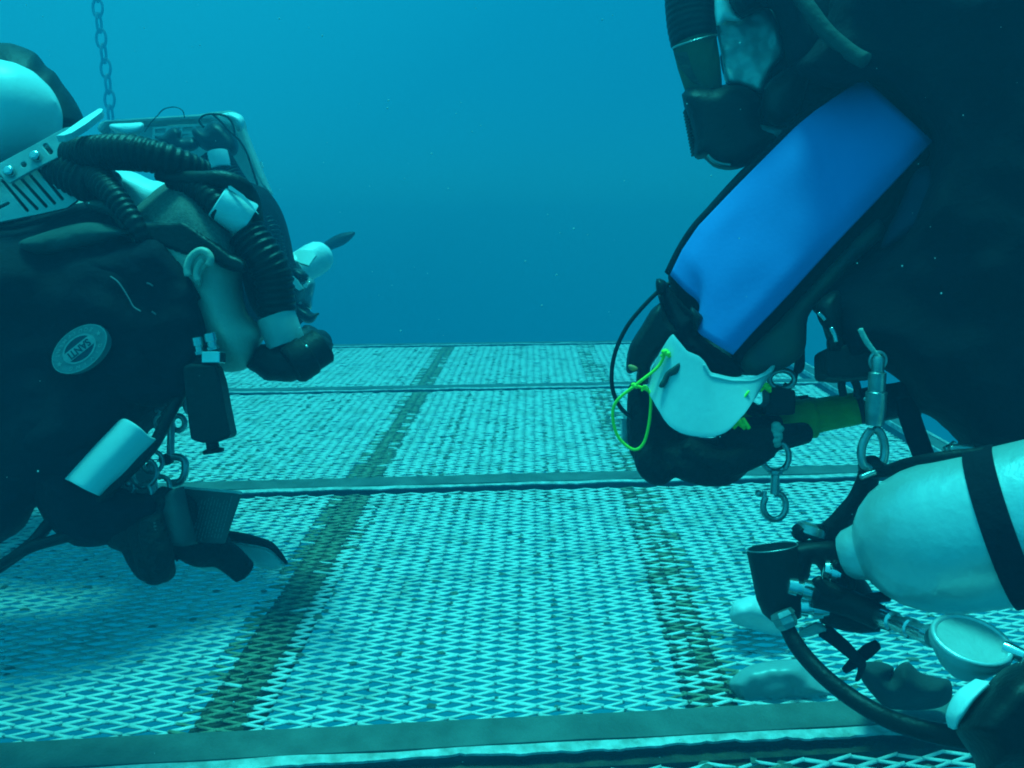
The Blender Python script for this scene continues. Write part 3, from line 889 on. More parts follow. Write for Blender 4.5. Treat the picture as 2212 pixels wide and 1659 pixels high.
# manual gas valve hanging by the chin
GV = thing('gas_valve', 'black gas valve block with two chrome stubs hanging beside the chin of the left diver', 'valve', P(455, 860, .84))
pl = Plane(455, 860, .845, .1, 0)
mb = MB(); slab(mb, [(404, 792), (420, 786), (472, 789), (483, 822), (494, 880), (506, 940), (500, 945), (470, 955), (446, 955), (421, 948), (416, 915), (410, 860)], pl, .032); mb.build('valve_body', 'matte', GV, bevel=.003)
mb = MB(); lathe(mb, P(457, 948, .845), P(462, 979, .845), [(0, .0085), (.15, .0105), (.2, .0065), (.65, .0065), (.75, .011), (1, .0105)], 18); mb.build('valve_nipple', 'rubber', GV)
for a, b, r1 in (((425, 727), (432, 765), .0055), ((452, 718), (461, 755), .0062)):
    mb = MB(); lathe(mb, P(*a, .835), P(*b, .838), [(0, .003), (.04, r1), (.5, r1), (.55, r1 * .8), (.8, r1 * .8), (.82, r1 * 1.05), (1, r1)], 16); mb.build('chrome_stub', 'chrome', GV)
mb = MB(); box(mb, P(462, 772, .838), (RIGHT, UP, VIEW), (.0095, .006, .009)); mb.build('hex_nut', 'chrome', GV, bevel=.001)
mb = MB(); inflate(mb, [(414, 765), (440, 755), (470, 782), (472, 800), (425, 800), (405, 795)], .846, .010, step=4); mb.build('valve_head', 'matte', GV)

WS = MB(); loft(WS, [[(259, 910, .838), (200, 972, .832), (142, 1036, .832)], [(274, 906, .822), (212, 975, .817), (156, 1042, .817)], [(300, 922, .816), (236, 992, .811), (182, 1056, .811)], [(322, 942, .822), (262, 1004, .817), (208, 1068, .817)], [(336, 948, .83), (272, 1015, .825), (214, 1070, .83)]], 22, 6)
single('wrist_slate', 'white curved writing slate strapped round the left forearm of the left diver', 'slate', WS, 'slate', solid=.003, bevel=.0006)

NB = thing('notebook', 'open dark underwater notebook with rows of pale print held in the gloved hand', 'notebook', P(440, 1110, .86))
pl = Plane(440, 1110, .872, -.25, .10)
mb = MB(); slab(mb, F('d', 1140, 800, 1250, 738, 1640, 770, 1660, 775, 1664, 795, 1550, 1130, 1320, 1118, 1180, 1180), pl, .005); mb.build('page', 'page', NB, bevel=.001)
mb = MB(); slab(mb, F('d', 1252, 735, 1645, 767, 1662, 774, 1666, 790, 1652, 784, 1250, 748), pl, .0062); mb.build('page_edge', 'frost', NB)
mb = MB(); loft(mb, [[(352, 1080, .845), (355, 1130, .842), (362, 1175, .842)], [(372, 1058, .842), (380, 1120, .838), (395, 1180, .838)], [(395, 1052, .855), (410, 1115, .85), (425, 1175, .855)]], 12, 5); mb.build('cover', 'page', NB, solid=.003)
mb = MB()
for k in range(15):
    x = 1290 + k * 22; off = random.randint(0, 60)
    v = 800 + off
    while v < 1095 - k * 1:
        l = random.choice((10, 14, 22, 30))
        sl = -.30
        a = F('d', x + (1100 - v) * .30 * .9 - 20, v, x + (1100 - v - l) * .30 * .9 - 20, v + l)
        (u0, v0), (u1, v1) = a
        if u1 < 508 and u0 < 512 - (v0 - 1060) * .25:
            mb.add([pl.at(u0 - .8, v0, .0030), pl.at(u0 + .8, v0, .0030), pl.at(u1 + .8, v1, .0030), pl.at(u1 - .8, v1, .0030)], [(0, 1, 2, 3)], False)
        v += l + random.choice((5, 8, 12))
mb.build('print_rows', 'ink', NB, fix=False, kind='stuff')

BL = thing('plastic_paddle', 'pale rounded plastic blade with a black rim held under the notebook', 'paddle', P(550, 1200, .93))
mb = MB(); inflate(mb, F('o', 1100, 900, 1240, 850, 1450, 910, 1650, 945, 1800, 1000, 1960, 1160, 1985, 1190, 1900, 1240, 1800, 1265, 1640, 1230, 1500, 1200, 1350, 1290, 1150, 1280, 880, 1260, 750, 1180, 720, 1100, 800, 900), .945, .007, step=5, rnd=8); mb.build('blade', 'frost', BL)
mb = MB(); tube(mb, PD(F('o', 1200, 815, 1300, 828, 1480, 860, 1640, 895, 1780, 945, 1890, 1050, 1990, 1180), .938), [.006, .0062, .006, .005, .0045, .0035, .002], 10, 6, flat=.7); mb.build('blade_rim', 'rubber', BL)

# clips and rings on the chest of the left diver
CG = 'clips on the chest of the left diver'
CB = thing('carabiner', 'large steel carabiner loop hanging beside the gas valve', 'carabiner', P(390, 1010, .90))
mb = MB(); tube(mb, PD(F('n', 830, 1060, 870, 1042, 960, 1050, 1030, 1090, 1050, 1180, 1035, 1300, 980, 1390, 890, 1425, 810, 1410), .895), .0042, 10, 6); mb.build('loop', 'chrome2', CB)
mb = MB(); lathe(mb, P(*F('n', 850, 560)[0], .897), P(*F('n', 835, 1060)[0], .895), [(0, .0022), (.1, .004), (1, .0042)], 12); mb.build('spine', 'chrome2', CB)
mb = MB(); lathe(mb, P(*F('n', 690, 1100)[0], .895), P(*F('n', 860, 1060)[0], .895), [(0, .004), (.15, .007), (.3, .0065), (.7, .0065), (1, .005)], 14); mb.build('hinge', 'rubber', CB)
bolt_snap('steel snap hook with its eye under the hose, left of the carabiner loop', P(*F('n', 540, 1000)[0], .89), P(*F('n', 740, 1560)[0], .88), .022, RIGHT, CG)
bolt_snap('steel snap hook pointing down on the black glove, below the pale page', P(*F('n', 480, 1120)[0], .87), P(*F('n', 420, 1640)[0], .865), .026, RIGHT, CG)
bolt_snap('small steel snap hook high on the harness behind the diagonal hose', P(*F('n', 930, 110)[0], .90), P(*F('n', 650, 640)[0], .895), .018, RIGHT, CG)
mb = MB(); ring(mb, P(*F('n', 950, 560)[0], .905), RIGHT, UP, px(14, .9), px(16, .9), .0032, 10, 30)
single('steel_ring', 'thin steel ring hanging above the carabiner spine', 'ring', mb, 'chrome2')
mb = MB(); inflate(mb, F('n', 110, 1480, 150, 1380, 380, 1160, 450, 1200, 560, 1050, 600, 1200, 700, 1580, 560, 1612, 490, 1590, 380, 1640, 300, 1590), .925, .006, step=4, rnd=6, sm=1)
single('folded_page', 'pale folded plastic page behind the snap hooks', 'page', mb, 'slate')
mb = MB(); inflate(mb, F('n', 1040, 105, 1125, 110, 1160, 260, 1190, 380, 1130, 440, 1060, 430, 1000, 300, 1020, 190), .92, .008, step=3, rnd=6, sm=2)
single('white_tag', 'small white tag hanging left of the black gas valve', 'tag', mb, 'slate')

# ================================================================== DIVER BEHIND
Cp = thing('person', 'diver farther back in black hood and clear mask, half hidden behind the shaved head', 'person', P(560, 560, 1.75))
mb = MB(); ball(mb, P(560, 580, 1.70), .065, .10, .08); tube(mb, [P(560, 560, 1.75), P(420, 520, 1.85), P(200, 560, 1.95), P(-150, 640, 2.05)], [.07, .12, .17, .16], 16)
mb.build('body', 'skin', Cp, remesh=.01, smooth_it=3)
mb = MB(); inflate(mb, [(400, 470), (440, 425), (490, 398), (530, 392), (556, 400), (578, 412), (600, 440), (616, 475), (628, 520), (636, 560), (648, 590), (655, 625), (672, 660), (650, 700), (600, 720), (520, 690), (430, 600)], 1.66, .12, step=7, rnd=70, folds=.01)
mb.build('hood', 'suit', Cp)
mb = MB(); inflate(mb, [(100, 500), (260, 420), (420, 400), (520, 450), (560, 600), (520, 760), (300, 800), (0, 780), (-200, 700), (-100, 560)], 1.85, .17, step=12, folds=.015); tube(mb, [P(-100, 640, 1.95), P(-600, 720, 2.2), P(-900, 900, 2.4)], [.16, .13, .09], 14); tube(mb, [P(300, 640, 1.80), P(330, 760, 1.62), P(100, 800, 1.50), P(-300, 820, 1.46), P(-700, 880, 1.42)], [.10, .12, .15, .15, .12], 16)  # last tube: unseen leg, laid forward to shade the deck at lower left
mb.build('drysuit', 'suit', Cp)
# mask: skirt, lens, nose pocket
mb = MB(); inflate(mb, F('q', 430, 770, 480, 800, 560, 830, 660, 790, 720, 800, 765, 860, 760, 950, 735, 1060, 720, 1200, 690, 1240, 560, 1190, 480, 1180, 470, 1000), 1.60, .045, step=4, rnd=20, sm=2); mk = mb.build('mask', 'glass', Cp)
mb = MB(); slab(mb, F('q', 430, 770, 460, 775, 520, 830, 560, 890, 600, 950, 540, 975, 480, 930, 440, 860), Plane(640, 610, 1.55), .004); mb.build('lens_frame', 'slate', mk)
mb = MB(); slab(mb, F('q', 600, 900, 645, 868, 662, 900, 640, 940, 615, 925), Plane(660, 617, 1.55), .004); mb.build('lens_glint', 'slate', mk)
mb = MB(); inflate(mb, F('q', 440, 680, 520, 670, 600, 700, 670, 770, 660, 790, 560, 850, 480, 800), 1.585, .03, step=4); mb.build('mask_skirt', 'rubber', mk)
mb = MB(); inflate(mb, F('q', 480, 1180, 560, 1200, 660, 1235, 740, 1290, 800, 1280, 820, 1300, 790, 1330, 770, 1370, 720, 1420, 620, 1420, 540, 1330), 1.57, .03, step=4, rnd=14); mb.build('nose_pocket', 'rubber', mk)
# breathing gear of the diver behind
CRB = thing('rebreather', 'rebreather of the diver farther back in a translucent white case with black valve', 'breathing gear', P(400, 380, 1.8))
pl = Plane(400, 350, 1.80, -.1, .1)
mb = MB(); slab(mb, F('p', 80, 330, 120, 260, 180, 235, 640, 205, 1150, 172, 1300, 150, 1480, 130, 1560, 150, 1610, 210, 1640, 330, 1730, 560, 1830, 800, 1920, 1010, 1850, 960, 1700, 700, 1600, 500, 1520, 320, 1300, 230, 700, 250, 300, 262, 200, 280, 130, 380), pl, .03)
mb.build('case_rim', 'frost', CRB, bevel=.006, label='pale translucent rim of the case')
mb = MB(); inflate(mb, F('p', 100, 420, 160, 255, 600, 225, 1200, 180, 1500, 160, 1600, 260, 1720, 600, 1880, 990, 1600, 1000, 1000, 700, 400, 600), 1.88, .05, step=7, rnd=12, sm=2); mb.build('case', 'frost', CRB)
mb = MB(); inflate(mb, F('p', 185, 290, 210, 255, 400, 245, 530, 240, 555, 290, 530, 340, 480, 370, 350, 385, 240, 340), 1.765, .02, step=4, rnd=12); mb.build('white_bag', 'white', CRB)
mb = MB(); inflate(mb, F('p', 1280, 175, 1400, 140, 1500, 130, 1590, 165, 1622, 230, 1610, 300, 1560, 340, 1500, 250, 1400, 180), 1.745, .03, step=4, rnd=14); mb.build('case_corner', 'white', CRB)
# frame with cut-outs
def slots(u0, v0):
    return [[(u0, v0), (u0 + 110, v0 - 6), (u0 + 108, v0 + 40), (u0 - 3, v0 + 46)], [(u0 - 5, v0 + 75), (u0 + 60, v0 + 71), (u0 + 58, v0 + 100), (u0 - 7, v0 + 104)]]
hs = []
for a in (680, 835, 970, 1110): hs += [F('p', *[c for q in L for c in q]) for L in slots(a, 312 - (a - 680) * .06)]
mb = MB(); slab(mb, F('p', 655, 292, 1240, 255, 1240, 420, 1100, 520, 640, 420), Plane(395, 285, 1.755), .006, hs); mb.build('frame_plate', 'plate', CRB)
mb = MB(); inflate(mb, F('p', 1060, 330, 1110, 290, 1180, 310, 1240, 240, 1310, 222, 1390, 250, 1460, 320, 1530, 400, 1560, 500, 1520, 590, 1400, 600, 1250, 560, 1130, 480), 1.69, .05, step=5, rnd=20); mb.build('valve', 'rubber', CRB)
mb = MB(); inflate(mb, F('p', 680, 400, 760, 370, 830, 300, 900, 290, 950, 340, 960, 400, 1090, 400, 1120, 520, 900, 560, 740, 470), 1.70, .03, step=5, rnd=12); mb.build('hose_elbow', 'rubber', CRB)
mb = MB(); lathe(mb, P(*F('p', 1330, 545)[0], 1.56), P(*F('p', 1370, 725)[0], 1.56), [(0, .012), (.05, .0195), (.92, .0205), (1, .0195)], 24); mb.build('hose_collar', 'white', CRB, label='white collar on the loop hose')
hose(CRB, F('p', 1300, 600, 1380, 760, 1480, 900, 1600, 1050, 1750, 1250, 1850, 1400, 1900, 1600, 1960, 1800), 1.58, [34, 36, 34, 30, 30, 30, 30, 28], amp=.06)
for L, r_ in (((690, 175, 760, 100, 870, 75, 960, 110, 985, 190), 1.1), ((1190, 290, 1140, 220, 1200, 160, 1330, 150, 1440, 180, 1500, 270, 1520, 380), 2.2), ((1280, 150, 1370, 230, 1450, 320, 1560, 420, 1640, 550, 1700, 720, 1760, 900), 2.2), ((690, 170, 620, 250, 560, 340), 1.0)):
    hose(CRB, F('p', *L), 1.66, r_, corr=False, name='thin_hose', seg=8)
mb = MB(); slab(mb, F('p', 1785, 660, 1805, 655, 1822, 715, 1802, 720), Plane(563, 355, 1.72), .006); mb.build('latch', 'white', CRB)
mb = MB(); lathe(mb, P(635, 742, 1.45), P(700, 748, 1.5), [(0, .024), (.2, .03), (.9, .03), (1, .026)], 22); inflate(mb, [(642, 728), (657, 702), (682, 708), (718, 740), (716, 752), (690, 790), (664, 812), (640, 815), (630, 780)], 1.5, .035, step=5, rnd=18, sm=2)
mb.build('mouthpiece', 'matte', CRB, label='black mouthpiece of the diver behind')
# canister light of the diver behind
LP = thing('dive_lamp', 'white cylindrical lamp head standing by the mask of the diver farther back', 'lamp', P(675, 560, 1.7))
mb = MB(); lathe(mb, P(632, 588, 1.70), P(706, 545, 1.76), [(0, .030), (.04, .034), (.6, .036), (.8, .034), (.92, .028), (1, .018)], 30); mb.build('lamp_body', 'white', LP)
mb = MB(); slab(mb, F('q', 485, 465, 545, 430, 620, 425, 720, 430, 778, 500, 680, 640, 560, 605, 510, 580, 525, 550), Plane(662, 560, 1.655, -.1, .55), .006, sm=1); mb.build('lamp_plate', 'paint', LP)
# fin far behind
mb = MB(); inflate(mb, F('q', 820, 420, 860, 340, 960, 260, 1100, 190, 1230, 165, 1310, 170, 1290, 230, 1180, 330, 1050, 390, 930, 430), 3.0, .02, step=4)
single('swim_fin', 'dark fin blade far off in the blue water past the white lamp', 'fin', mb, 'matte')

# ================================================================== RIGHT DIVER
B = thing('person', 'diver close at the right in black drysuit with one bright blue sleeve panel', 'person', P(2050, 500, .95))
mb = MB()
ball(mb, P(1780, 20, 1.07), .07, .10, .08)
tube(mb, [P(1790, 60, 1.06), P(1960, 130, 1.05), P(2200, 420, 1.0), P(2500, 600, .98), P(2900, 700, .98)], [.05, .05, .07, .08, .08], 16)
tube(mb, [P(2080, 260, 1.0), P(1850, 420, .955), P(1600, 690, .945), P(1500, 860, .925)], [.045, .04, .032, .022], 14)
mb.build('body', 'skin', B, remesh=.008, smooth_it=3)
# face skin seen through the mask
mb = MB(); inflate(mb, F('e', 420, 20, 520, -60, 720, 20, 790, 150, 830, 300, 780, 420, 700, 540, 640, 515, 560, 500, 490, 470, 470, 330, 440, 160), 1.05, .06, step=6, rnd=50); mb.build('face', 'skin', B)
# hood and drysuit
mb = MB(); inflate(mb, F('e', 460, 330, 560, 300, 760, 200, 1000, 300, 1100, 600, 900, 760, 720, 760, 560, 640), 1.05, .05, step=9, rnd=40); inflate(mb, F('e', 500, -260, 520, -20, 560, 60, 620, 95, 700, 50, 760, 60, 800, 150, 830, 300, 860, 390, 950, 420, 1100, 420, 1300, 380, 1500, 200, 1500, -200, 1200, -400), .985, .10, step=10, rnd=60, folds=.01); mb.build('hood', 'suit', B)
mb = MB()
inflate(mb, [(1700, 150), (1760, 60), (1800, -60), (2000, -260), (2700, -300), (2900, 300), (2900, 900), (2700, 1000), (2240, 1000), (2072, 985), (2066, 955), (2020, 912), (1968, 880), (1950, 835), (1905, 800), (1880, 800), (1850, 820), (1800, 790), (1785, 740),
             (1765, 690), (1748, 660), (1750, 640), (1800, 590), (1850, 560), (1890, 520), (1960, 430), (1995, 340), (1990, 280), (1900, 190), (1800, 200)], lambda u, v: .985 - (u - 1750) * .00014, .15, step=12, rnd=80, folds=.022, ffreq=9)
tube(mb, [P(2500, 500, .9), P(3000, 700, .95), P(3400, 1000, 1.0), P(3800, 900, 1.1)], [.17, .15, .11, .08], 18)
mb.build('drysuit', 'suit', B, smooth_it=2)
# sleeve with its lower face in olive lining and the bright blue panel
mb = MB()
inflate(mb, F('s', 1700, 190, 1780, 170, 1870, 150, 2010, 230, 2080, 330, 2000, 450, 1900, 545, 1800, 625, 1745, 690, 1735, 760, 1690, 800, 1620, 815, 1540, 795, 1490, 740, 1470, 690, 1440, 600, 1452, 560, 1478, 505, 1530, 440, 1620, 345, 1720, 260), .975, .06, step=8, rnd=85, folds=.006)
mb.build('sleeve', 'suit', B, smooth_it=2)
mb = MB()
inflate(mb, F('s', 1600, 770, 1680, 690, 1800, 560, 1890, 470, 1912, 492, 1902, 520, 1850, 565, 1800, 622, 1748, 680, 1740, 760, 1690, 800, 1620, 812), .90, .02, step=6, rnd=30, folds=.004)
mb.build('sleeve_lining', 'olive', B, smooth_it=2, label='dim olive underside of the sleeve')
def arm(t, s):
    """point on the sleeve: t along (0 shoulder, 1 cuff), s across (-1 upper edge, 1 lower edge)"""
    e0 = [(1866, 170), (1740, 255), (1600, 395), (1490, 510), (1448, 595)]
    e1 = [(2013, 305), (1905, 420), (1790, 540), (1690, 650), (1580, 764)]
    a, b = resample(e0, 101)[int(t * 100)], resample(e1, 101)[int(t * 100)]
    u = a[0] + (b[0] - a[0]) * (s + 1) / 2; v = a[1] + (b[1] - a[1]) * (s + 1) / 2
    return u, v
rows = []
for s in (-1, -.75, -.45, 0, .45, .75, 1):
    r_ = []
    for k in range(11):
        t = k / 10
        u, v = arm(t, s)
        if k == 10:                                          # notched cuff end
            u, v = {-1: (1448, 595), -.75: (1480, 628), -.45: (1513, 660), 0: (1506, 712), .45: (1535, 736), .75: (1560, 752), 1: (1582, 766)}[s]
        q = P(u, v, .87)
        r_.append((u, v, .888 - .022 * s - .018 * math.sqrt(max(0, 1 - s * s * .98)) + .004 * noise.noise(q * 11) + .002 * noise.noise(q * 30)))
    rows.append(r_)
mb = MB(); loft(mb, rows, 40, 5); mb.build('sleeve_panel', 'blue', B, solid=.003, label='bright blue sleeve panel')
# black edging along both sides of the panel
mb = MB(); tube(mb, [P(arm(k / 10, -1)[0] - 4, arm(k / 10, -1)[1] - 4, .925) for k in range(11)], .005, 10, 4); mb.build('sleeve_edging', 'suit', B)
mb = MB(); tube(mb, [P(arm(k / 10, 1)[0] + 14, arm(k / 10, 1)[1] + 12,   .905) for k in range(11)], .014, 12, 4); mb.build('sleeve_edging', 'suit', B)
# blue cloth at the chest, its shade put into a navy colour
mb = MB(); inflate(mb, F('m', 560, 870, 700, 560, 800, 350, 950, 320, 1100, 400, 1150, 640, 1120, 820, 1020, 890, 900, 870, 780, 850, 680, 870), .865, .045, step=9, rnd=70, folds=.008); mb.build('chest_panel', 'navy', B, label='blue chest panel with its shade painted as navy')
# cuff
mb = MB(); inflate(mb, F('f', 390, 130, 440, 140, 470, 170, 540, 260, 620, 345, 640, 330, 700, 390, 705, 410, 670, 500, 800, 590, 900, 655, 960, 700, 980, 800, 820, 830, 700, 760, 560, 640, 470, 560, 420, 320, 395, 230), .93, .048, step=6, rnd=40, sm=2, folds=.006, ffreq=20); mb.build('cuff', 'suit', B)
# gloved hand under the slate
gl2 = glove(B, F('f', 190, 900, 260, 840, 330, 900, 420, 1060, 560, 1180, 760, 1230, 900, 1170, 1010, 1150, 1120, 1220, 1140, 1330, 1000, 1400, 820, 1440, 560, 1440, 330, 1420, 200, 1320), .92, .030,
      [([(1400, 960, .90), (1400, 1000, .885), (1420, 1022, .885), (1440, 1015, .90)], [.016, .015, .0145, .012]),
       ([(1440, 985, .90), (1500, 1015, .885), (1560, 1020, .885), (1600, 1000, .90)], [.017, .016, .016, .013]),
       ([(1480, 970, .89), (1560, 1000, .875), (1620, 985, .88), (1660, 968, .90)], [.017, .016, .015, .012]),
       ([(1560, 960, .90), (1620, 950, .89), (1680, 945, .90), (1740, 935, .92)], [.017, .016, .015, .013]),
       ([(1560, 930, .93), (1640, 925, .95), (1700, 905, .96), (1745, 890, .96)], [.016, .015, .014, .012])], vox=.003)
# wrist computer
DC = thing('dive_computer', 'black dive computer housing on the wrist above the white slate with orange tag', 'computer', P(1400, 720, .90))
mb = MB(); inflate(mb, F('f', 180, 760, 190, 640, 220, 560, 290, 450, 350, 350, 395, 310, 430, 300, 480, 420, 560, 500, 500, 560, 420, 640, 350, 740, 330, 860, 250, 840, 255, 770, 210, 785), .90, .022, step=5, rnd=16, sm=2); mb.build('housing', 'matte', DC)
mb = MB(); inflate(mb, F('f', 192, 735, 205, 722, 240, 730, 262, 750, 240, 768, 210, 762), .876, .003, step=2); mb.build('tag', 'orange', DC, label='small orange tag')
mb = MB(); inflate(mb, F('f', 385, 150, 405, 128, 450, 145, 470, 180, 450, 240, 410, 250, 388, 210), .90, .012, step=3); mb.build('strap_end', 'rubber', DC)
mb = MB(); tube(mb, PD(F('f', 480, 160, 400, 220, 300, 320, 200, 440, 130, 570, 90, 700, 80, 830, 100, 940, 150, 1030, 220, 1090), .90), px(4.6, .9), 10, 6); mb.build('cable', 'rubber', DC)
mb = MB(); slab(mb, F('f', 135, 1095, 190, 1095, 190, 1270, 150, 1262, 148, 1110), Plane(1348, 930, .93), .01); mb.build('bracket', 'chrome2', DC)
mb = MB(); inflate(mb, F('f', 625, 330, 640, 325, 705, 385, 708, 410, 690, 450, 665, 500, 640, 440, 620, 370), .868, .012, step=4, sm=2); mb.build('buckle', 'matte', DC)
# white wrist slate with lime elastic
SL = thing('wrist_slate', 'white curved wrist slate with lime elastic cord round the black cuff of the right diver', 'slate', P(1500, 830, .86))
top = F('f', 360, 770, 420, 640, 500, 505, 560, 580, 620, 655, 645, 642, 690, 670, 740, 725, 738, 772, 900, 812, 1050, 815, 1150, 770, 1232, 700)
bot = F('f', 330, 905, 380, 990, 415, 1050, 440, 1100, 480, 1150, 540, 1190, 610, 1213, 680, 1222, 760, 1225, 850, 1205, 900, 1170, 1010, 1050, 1120, 860)
def dep(k, n): 
    s = (k / (n - 1) - .5) * 2
    return .905 - .060 * math.sqrt(max(0, 1 - s * s * .96))
tp = resample(top, 25); bp_ = resample(bot, 25)
rows = []
for q in range(7):
    t = q / 6
    rows.append([(tp[k][0] + (bp_[k][0] - tp[k][0]) * t, tp[k][1] + (bp_[k][1] - tp[k][1]) * t, dep(k, 25) + .002 - .016 * t) for k in range(25)])
mb = MB(); loft(mb, rows, 60, 2); sp = mb.build('slate_plate', 'slate', SL, solid=.003, bevel=.0008)
mb = MB(); tube(mb, [P(u, v + 7, dep(k + 12, 25) - .001) for k, (u, v) in enumerate(tp[12:24])], .0014, 8, 4); mb.build('rim_bead', 'slate', SL)
mb = MB(); inflate(mb, F('f', 405, 872, 430, 825, 455, 775, 510, 735, 550, 710, 553, 755, 525, 798, 482, 802, 470, 832, 440, 883), .846, .003, step=3, rnd=4, sm=2); mb.build('slot', 'olive', SL, label='dark slot in the slate')
mb = MB(); tube(mb, [P(*q) for q in [(1437, 762, .852), (1421, 793, .856), (1374, 831, .86), (1331, 868, .868), (1324, 905, .872), (1337, 946, .875), (1368, 971, .875), (1390, 958, .873), (1402, 915, .87), (1406, 862, .868), (1399, 843, .868), (1368, 832, .864)]], px(3.4, .87), 10, 7); mb.build('elastic_cord', 'lime', SL)
def knot(q, d, s=9):
    mb = MB(); u, v = F('f', *q)[0]
    ball(mb, P(u, v, d), px(s, d), px(s * .8, d)); ball(mb, P(u + s * .7, v + s * .5, d - .002), px(s * .7, d))
    tube(mb, [P(u, v, d), P(u + s * 1.2, v + s * 1.3, d)], px(s * .42, d), 8, 3)
    tube(mb, [P(u, v, d), P(u - s * 1.1, v + s * 1.2, d)], px(s * .38, d), 8, 3)
    mb.build('cord_knot', 'lime', SL)
knot((450, 635), .850, 8.5); knot((232, 862), .862, 6); knot((310, 880), .862, 6.5); knot((1140, 870), .895, 10); knot((960, 1120), .872, 11)
mb = MB(); tube(mb, PD(F('f', 1030, 905, 960, 1000, 900, 1090, 845, 1190), [.848, .848, .848, .848]), px(2.6, .86), 8, 4); mb.build('elastic_strand', 'lime', SL)
mb = MB(); tube(mb, PD(F('f', 985, 1095, 1030, 1165), .868), px(5, .86), 8, 3); mb.build('cord_end', 'lime', SL)
# olive tube held beside the hand
OT = thing('olive_tube', 'thick olive yellow rubber tube with black collar reaching from the glove towards the right', 'tube', P(1800, 890, .98))
mb = MB(); tube(mb, PD(F('g', -140, 1085, 100, 1075, 230, 1065, 400, 1040), [.97, .965, .96, .96]), [.020, .024, .0245, .024], 20, 6, flat=.8); mb.build('grip', 'limeplastic', OT)
mb = MB(); tube(mb, PD(F('g', 390, 1030, 500, 1010, 640, 985, 780, 960), [.965, .965, .965, .965]), [.0215, .0205, .020, .0195], 20, 6); mb.build('tube_body', 'limeplastic', OT)
mb = MB(); tube(mb, PD(F('g', 740, 960, 900, 930, 1050, 905, 1180, 880), [.96, .955, .95, .94]), [.021, .022, .021, .022], 18, 6); mb.build('collar', 'rubber', OT)
mb = MB(); slab(mb, F('g', 235, 965, 240, 890, 340, 895, 410, 905, 412, 940, 300, 965), Plane(1735, 870, .985, 0, .7), .012); mb.build('clamp_plate', 'frost', OT, bevel=.001)
mb = MB(); lathe(mb, P(*F('g', 330, 905)[0], .98), P(*F('g', 325, 870)[0], .98), [(0, .004), (.5, .004), (.55, .006), (1, .006)], 12); mb.build('screw', 'matte', OT)
mb = MB(); slab(mb, F('g', 40, 820, 100, 800, 235, 830, 240, 900, 232, 1010, 100, 1022, 10, 1010, 15, 940, 45, 930), Plane(1680, 865, .925), .03); mb.build('clamp_block', 'matte', OT, bevel=.003)
mb = MB(); lathe(mb, P(*F('f', 1015, 1010)[0], .92), P(*F('f', 1100, 1055)[0], .93), [(0, .006), (.2, .008), (.8, .007), (1, .006)], 14); mb.build('rod', 'rubber', OT)
# loops and clips at the arm
mb = MB(); tube(mb, PD(F('g', 335, 290, 315, 420, 290, 560, 270, 700, 250, 770, 215, 800, 180, 790), .93), .0032, 8, 6); tube(mb, PD(F('g', 335, 300, 320, 500, 315, 660, 255, 700), .932), .003, 8, 6)
single('wire_loop', 'dark wire loop hanging from the underside of the blue sleeve', 'loop', mb, 'matte')
mb = MB(); ring(mb, P(*F('g', 165, 750)[0], .915), RIGHT, UP, px(27, .915), px(20, .915), .0034, 10, 30)
single('steel_ring', 'steel ring at the end of the white slate above the black clamp', 'ring', mb, 'chrome2')
CG2 = 'clips hanging near the right hand'
o1 = bolt_snap('steel snap hook hanging below the glove on a pale cord knot', P(*F('g', 118, 1240)[0], .89), P(*F('h', 335, 345)[0], .89), .030, RIGHT, CG2)
mb = MB(); tube(mb, PD(F('g', 30, 1400, 20, 1340, 35, 1270, 75, 1235, 130, 1225, 180, 1240, 210, 1290, 212, 1370, 185, 1430), .888), .0030, 10, 6); mb.build('shackle', 'chrome2', o1)
mb = MB()
for k in range(7):
    ball(mb, P(*F('g', 122 + 12 * math.sin(k * 2.1), 1100 + k * 22)[0], .885), .0055 + .0015 * (k % 2), .005)
single('cord_knot', 'pale knotted cord above the hanging snap hook', 'knot', mb, 'rope')
o2 = bolt_snap('long steel snap hook hanging upright across the olive tube', P(*F('g', 893, 555)[0], .80), P(*F('g', 850, 1105)[0], .81), .016, RIGHT, CG2)
mb = MB(); tube(mb, PD(F('g', 840, 1130, 800, 1180, 768, 1260, 765, 1340, 790, 1400, 850, 1425, 910, 1400, 938, 1320, 935, 1230, 905, 1150, 860, 1120), .812), .0044, 10, 6); mb.build('shackle', 'chrome2', o2)
mb = MB(); lathe(mb, P(*F('g', 892, 575)[0], .795), P(*F('g', 865, 1090)[0], .805), [(0, .004), (.05, .006), (.22, .006), (.24, .0085), (.5, .008), (.52, .010), (.75, .010), (1, .0085)], 16); mb.build('barrel_sleeve', 'chrome2', o2)
# black valve box and lanyards at the chest
VB = thing('valve_box', 'square black valve box hanging at the chest of the right diver above the olive tube', 'valve', P(1830, 780, .93))
mb = MB(); slab(mb, F('g', 450, 540, 500, 520, 700, 500, 880, 520, 880, 740, 600, 762, 455, 748), Plane(1835, 785, .86, -.1, .1), .05); mb.build('box', 'matte', VB, bevel=.004)
mb = MB(); inflate(mb, F('g', 500, 470, 520, 430, 580, 410, 620, 440, 620, 540, 520, 540), .85, .02, step=4); mb.build('knob', 'matte', VB)
mb = MB(); inflate(mb, F('g', 420, 200, 470, 130, 560, 80, 620, 110, 640, 300, 620, 440, 540, 450, 490, 380, 440, 300), .86, .025, step=5, folds=.006, ffreq=30); mb.build('pulley', 'matte', VB)
mb = MB(); tube(mb, PD(F('g', 535, 360, 560, 410, 575, 465), .83), .0028, 8, 4); tube(mb, PD(F('g', 440, 250, 470, 275, 490, 300), .83), .0022, 8, 4); mb.build('pin', 'chrome', VB)
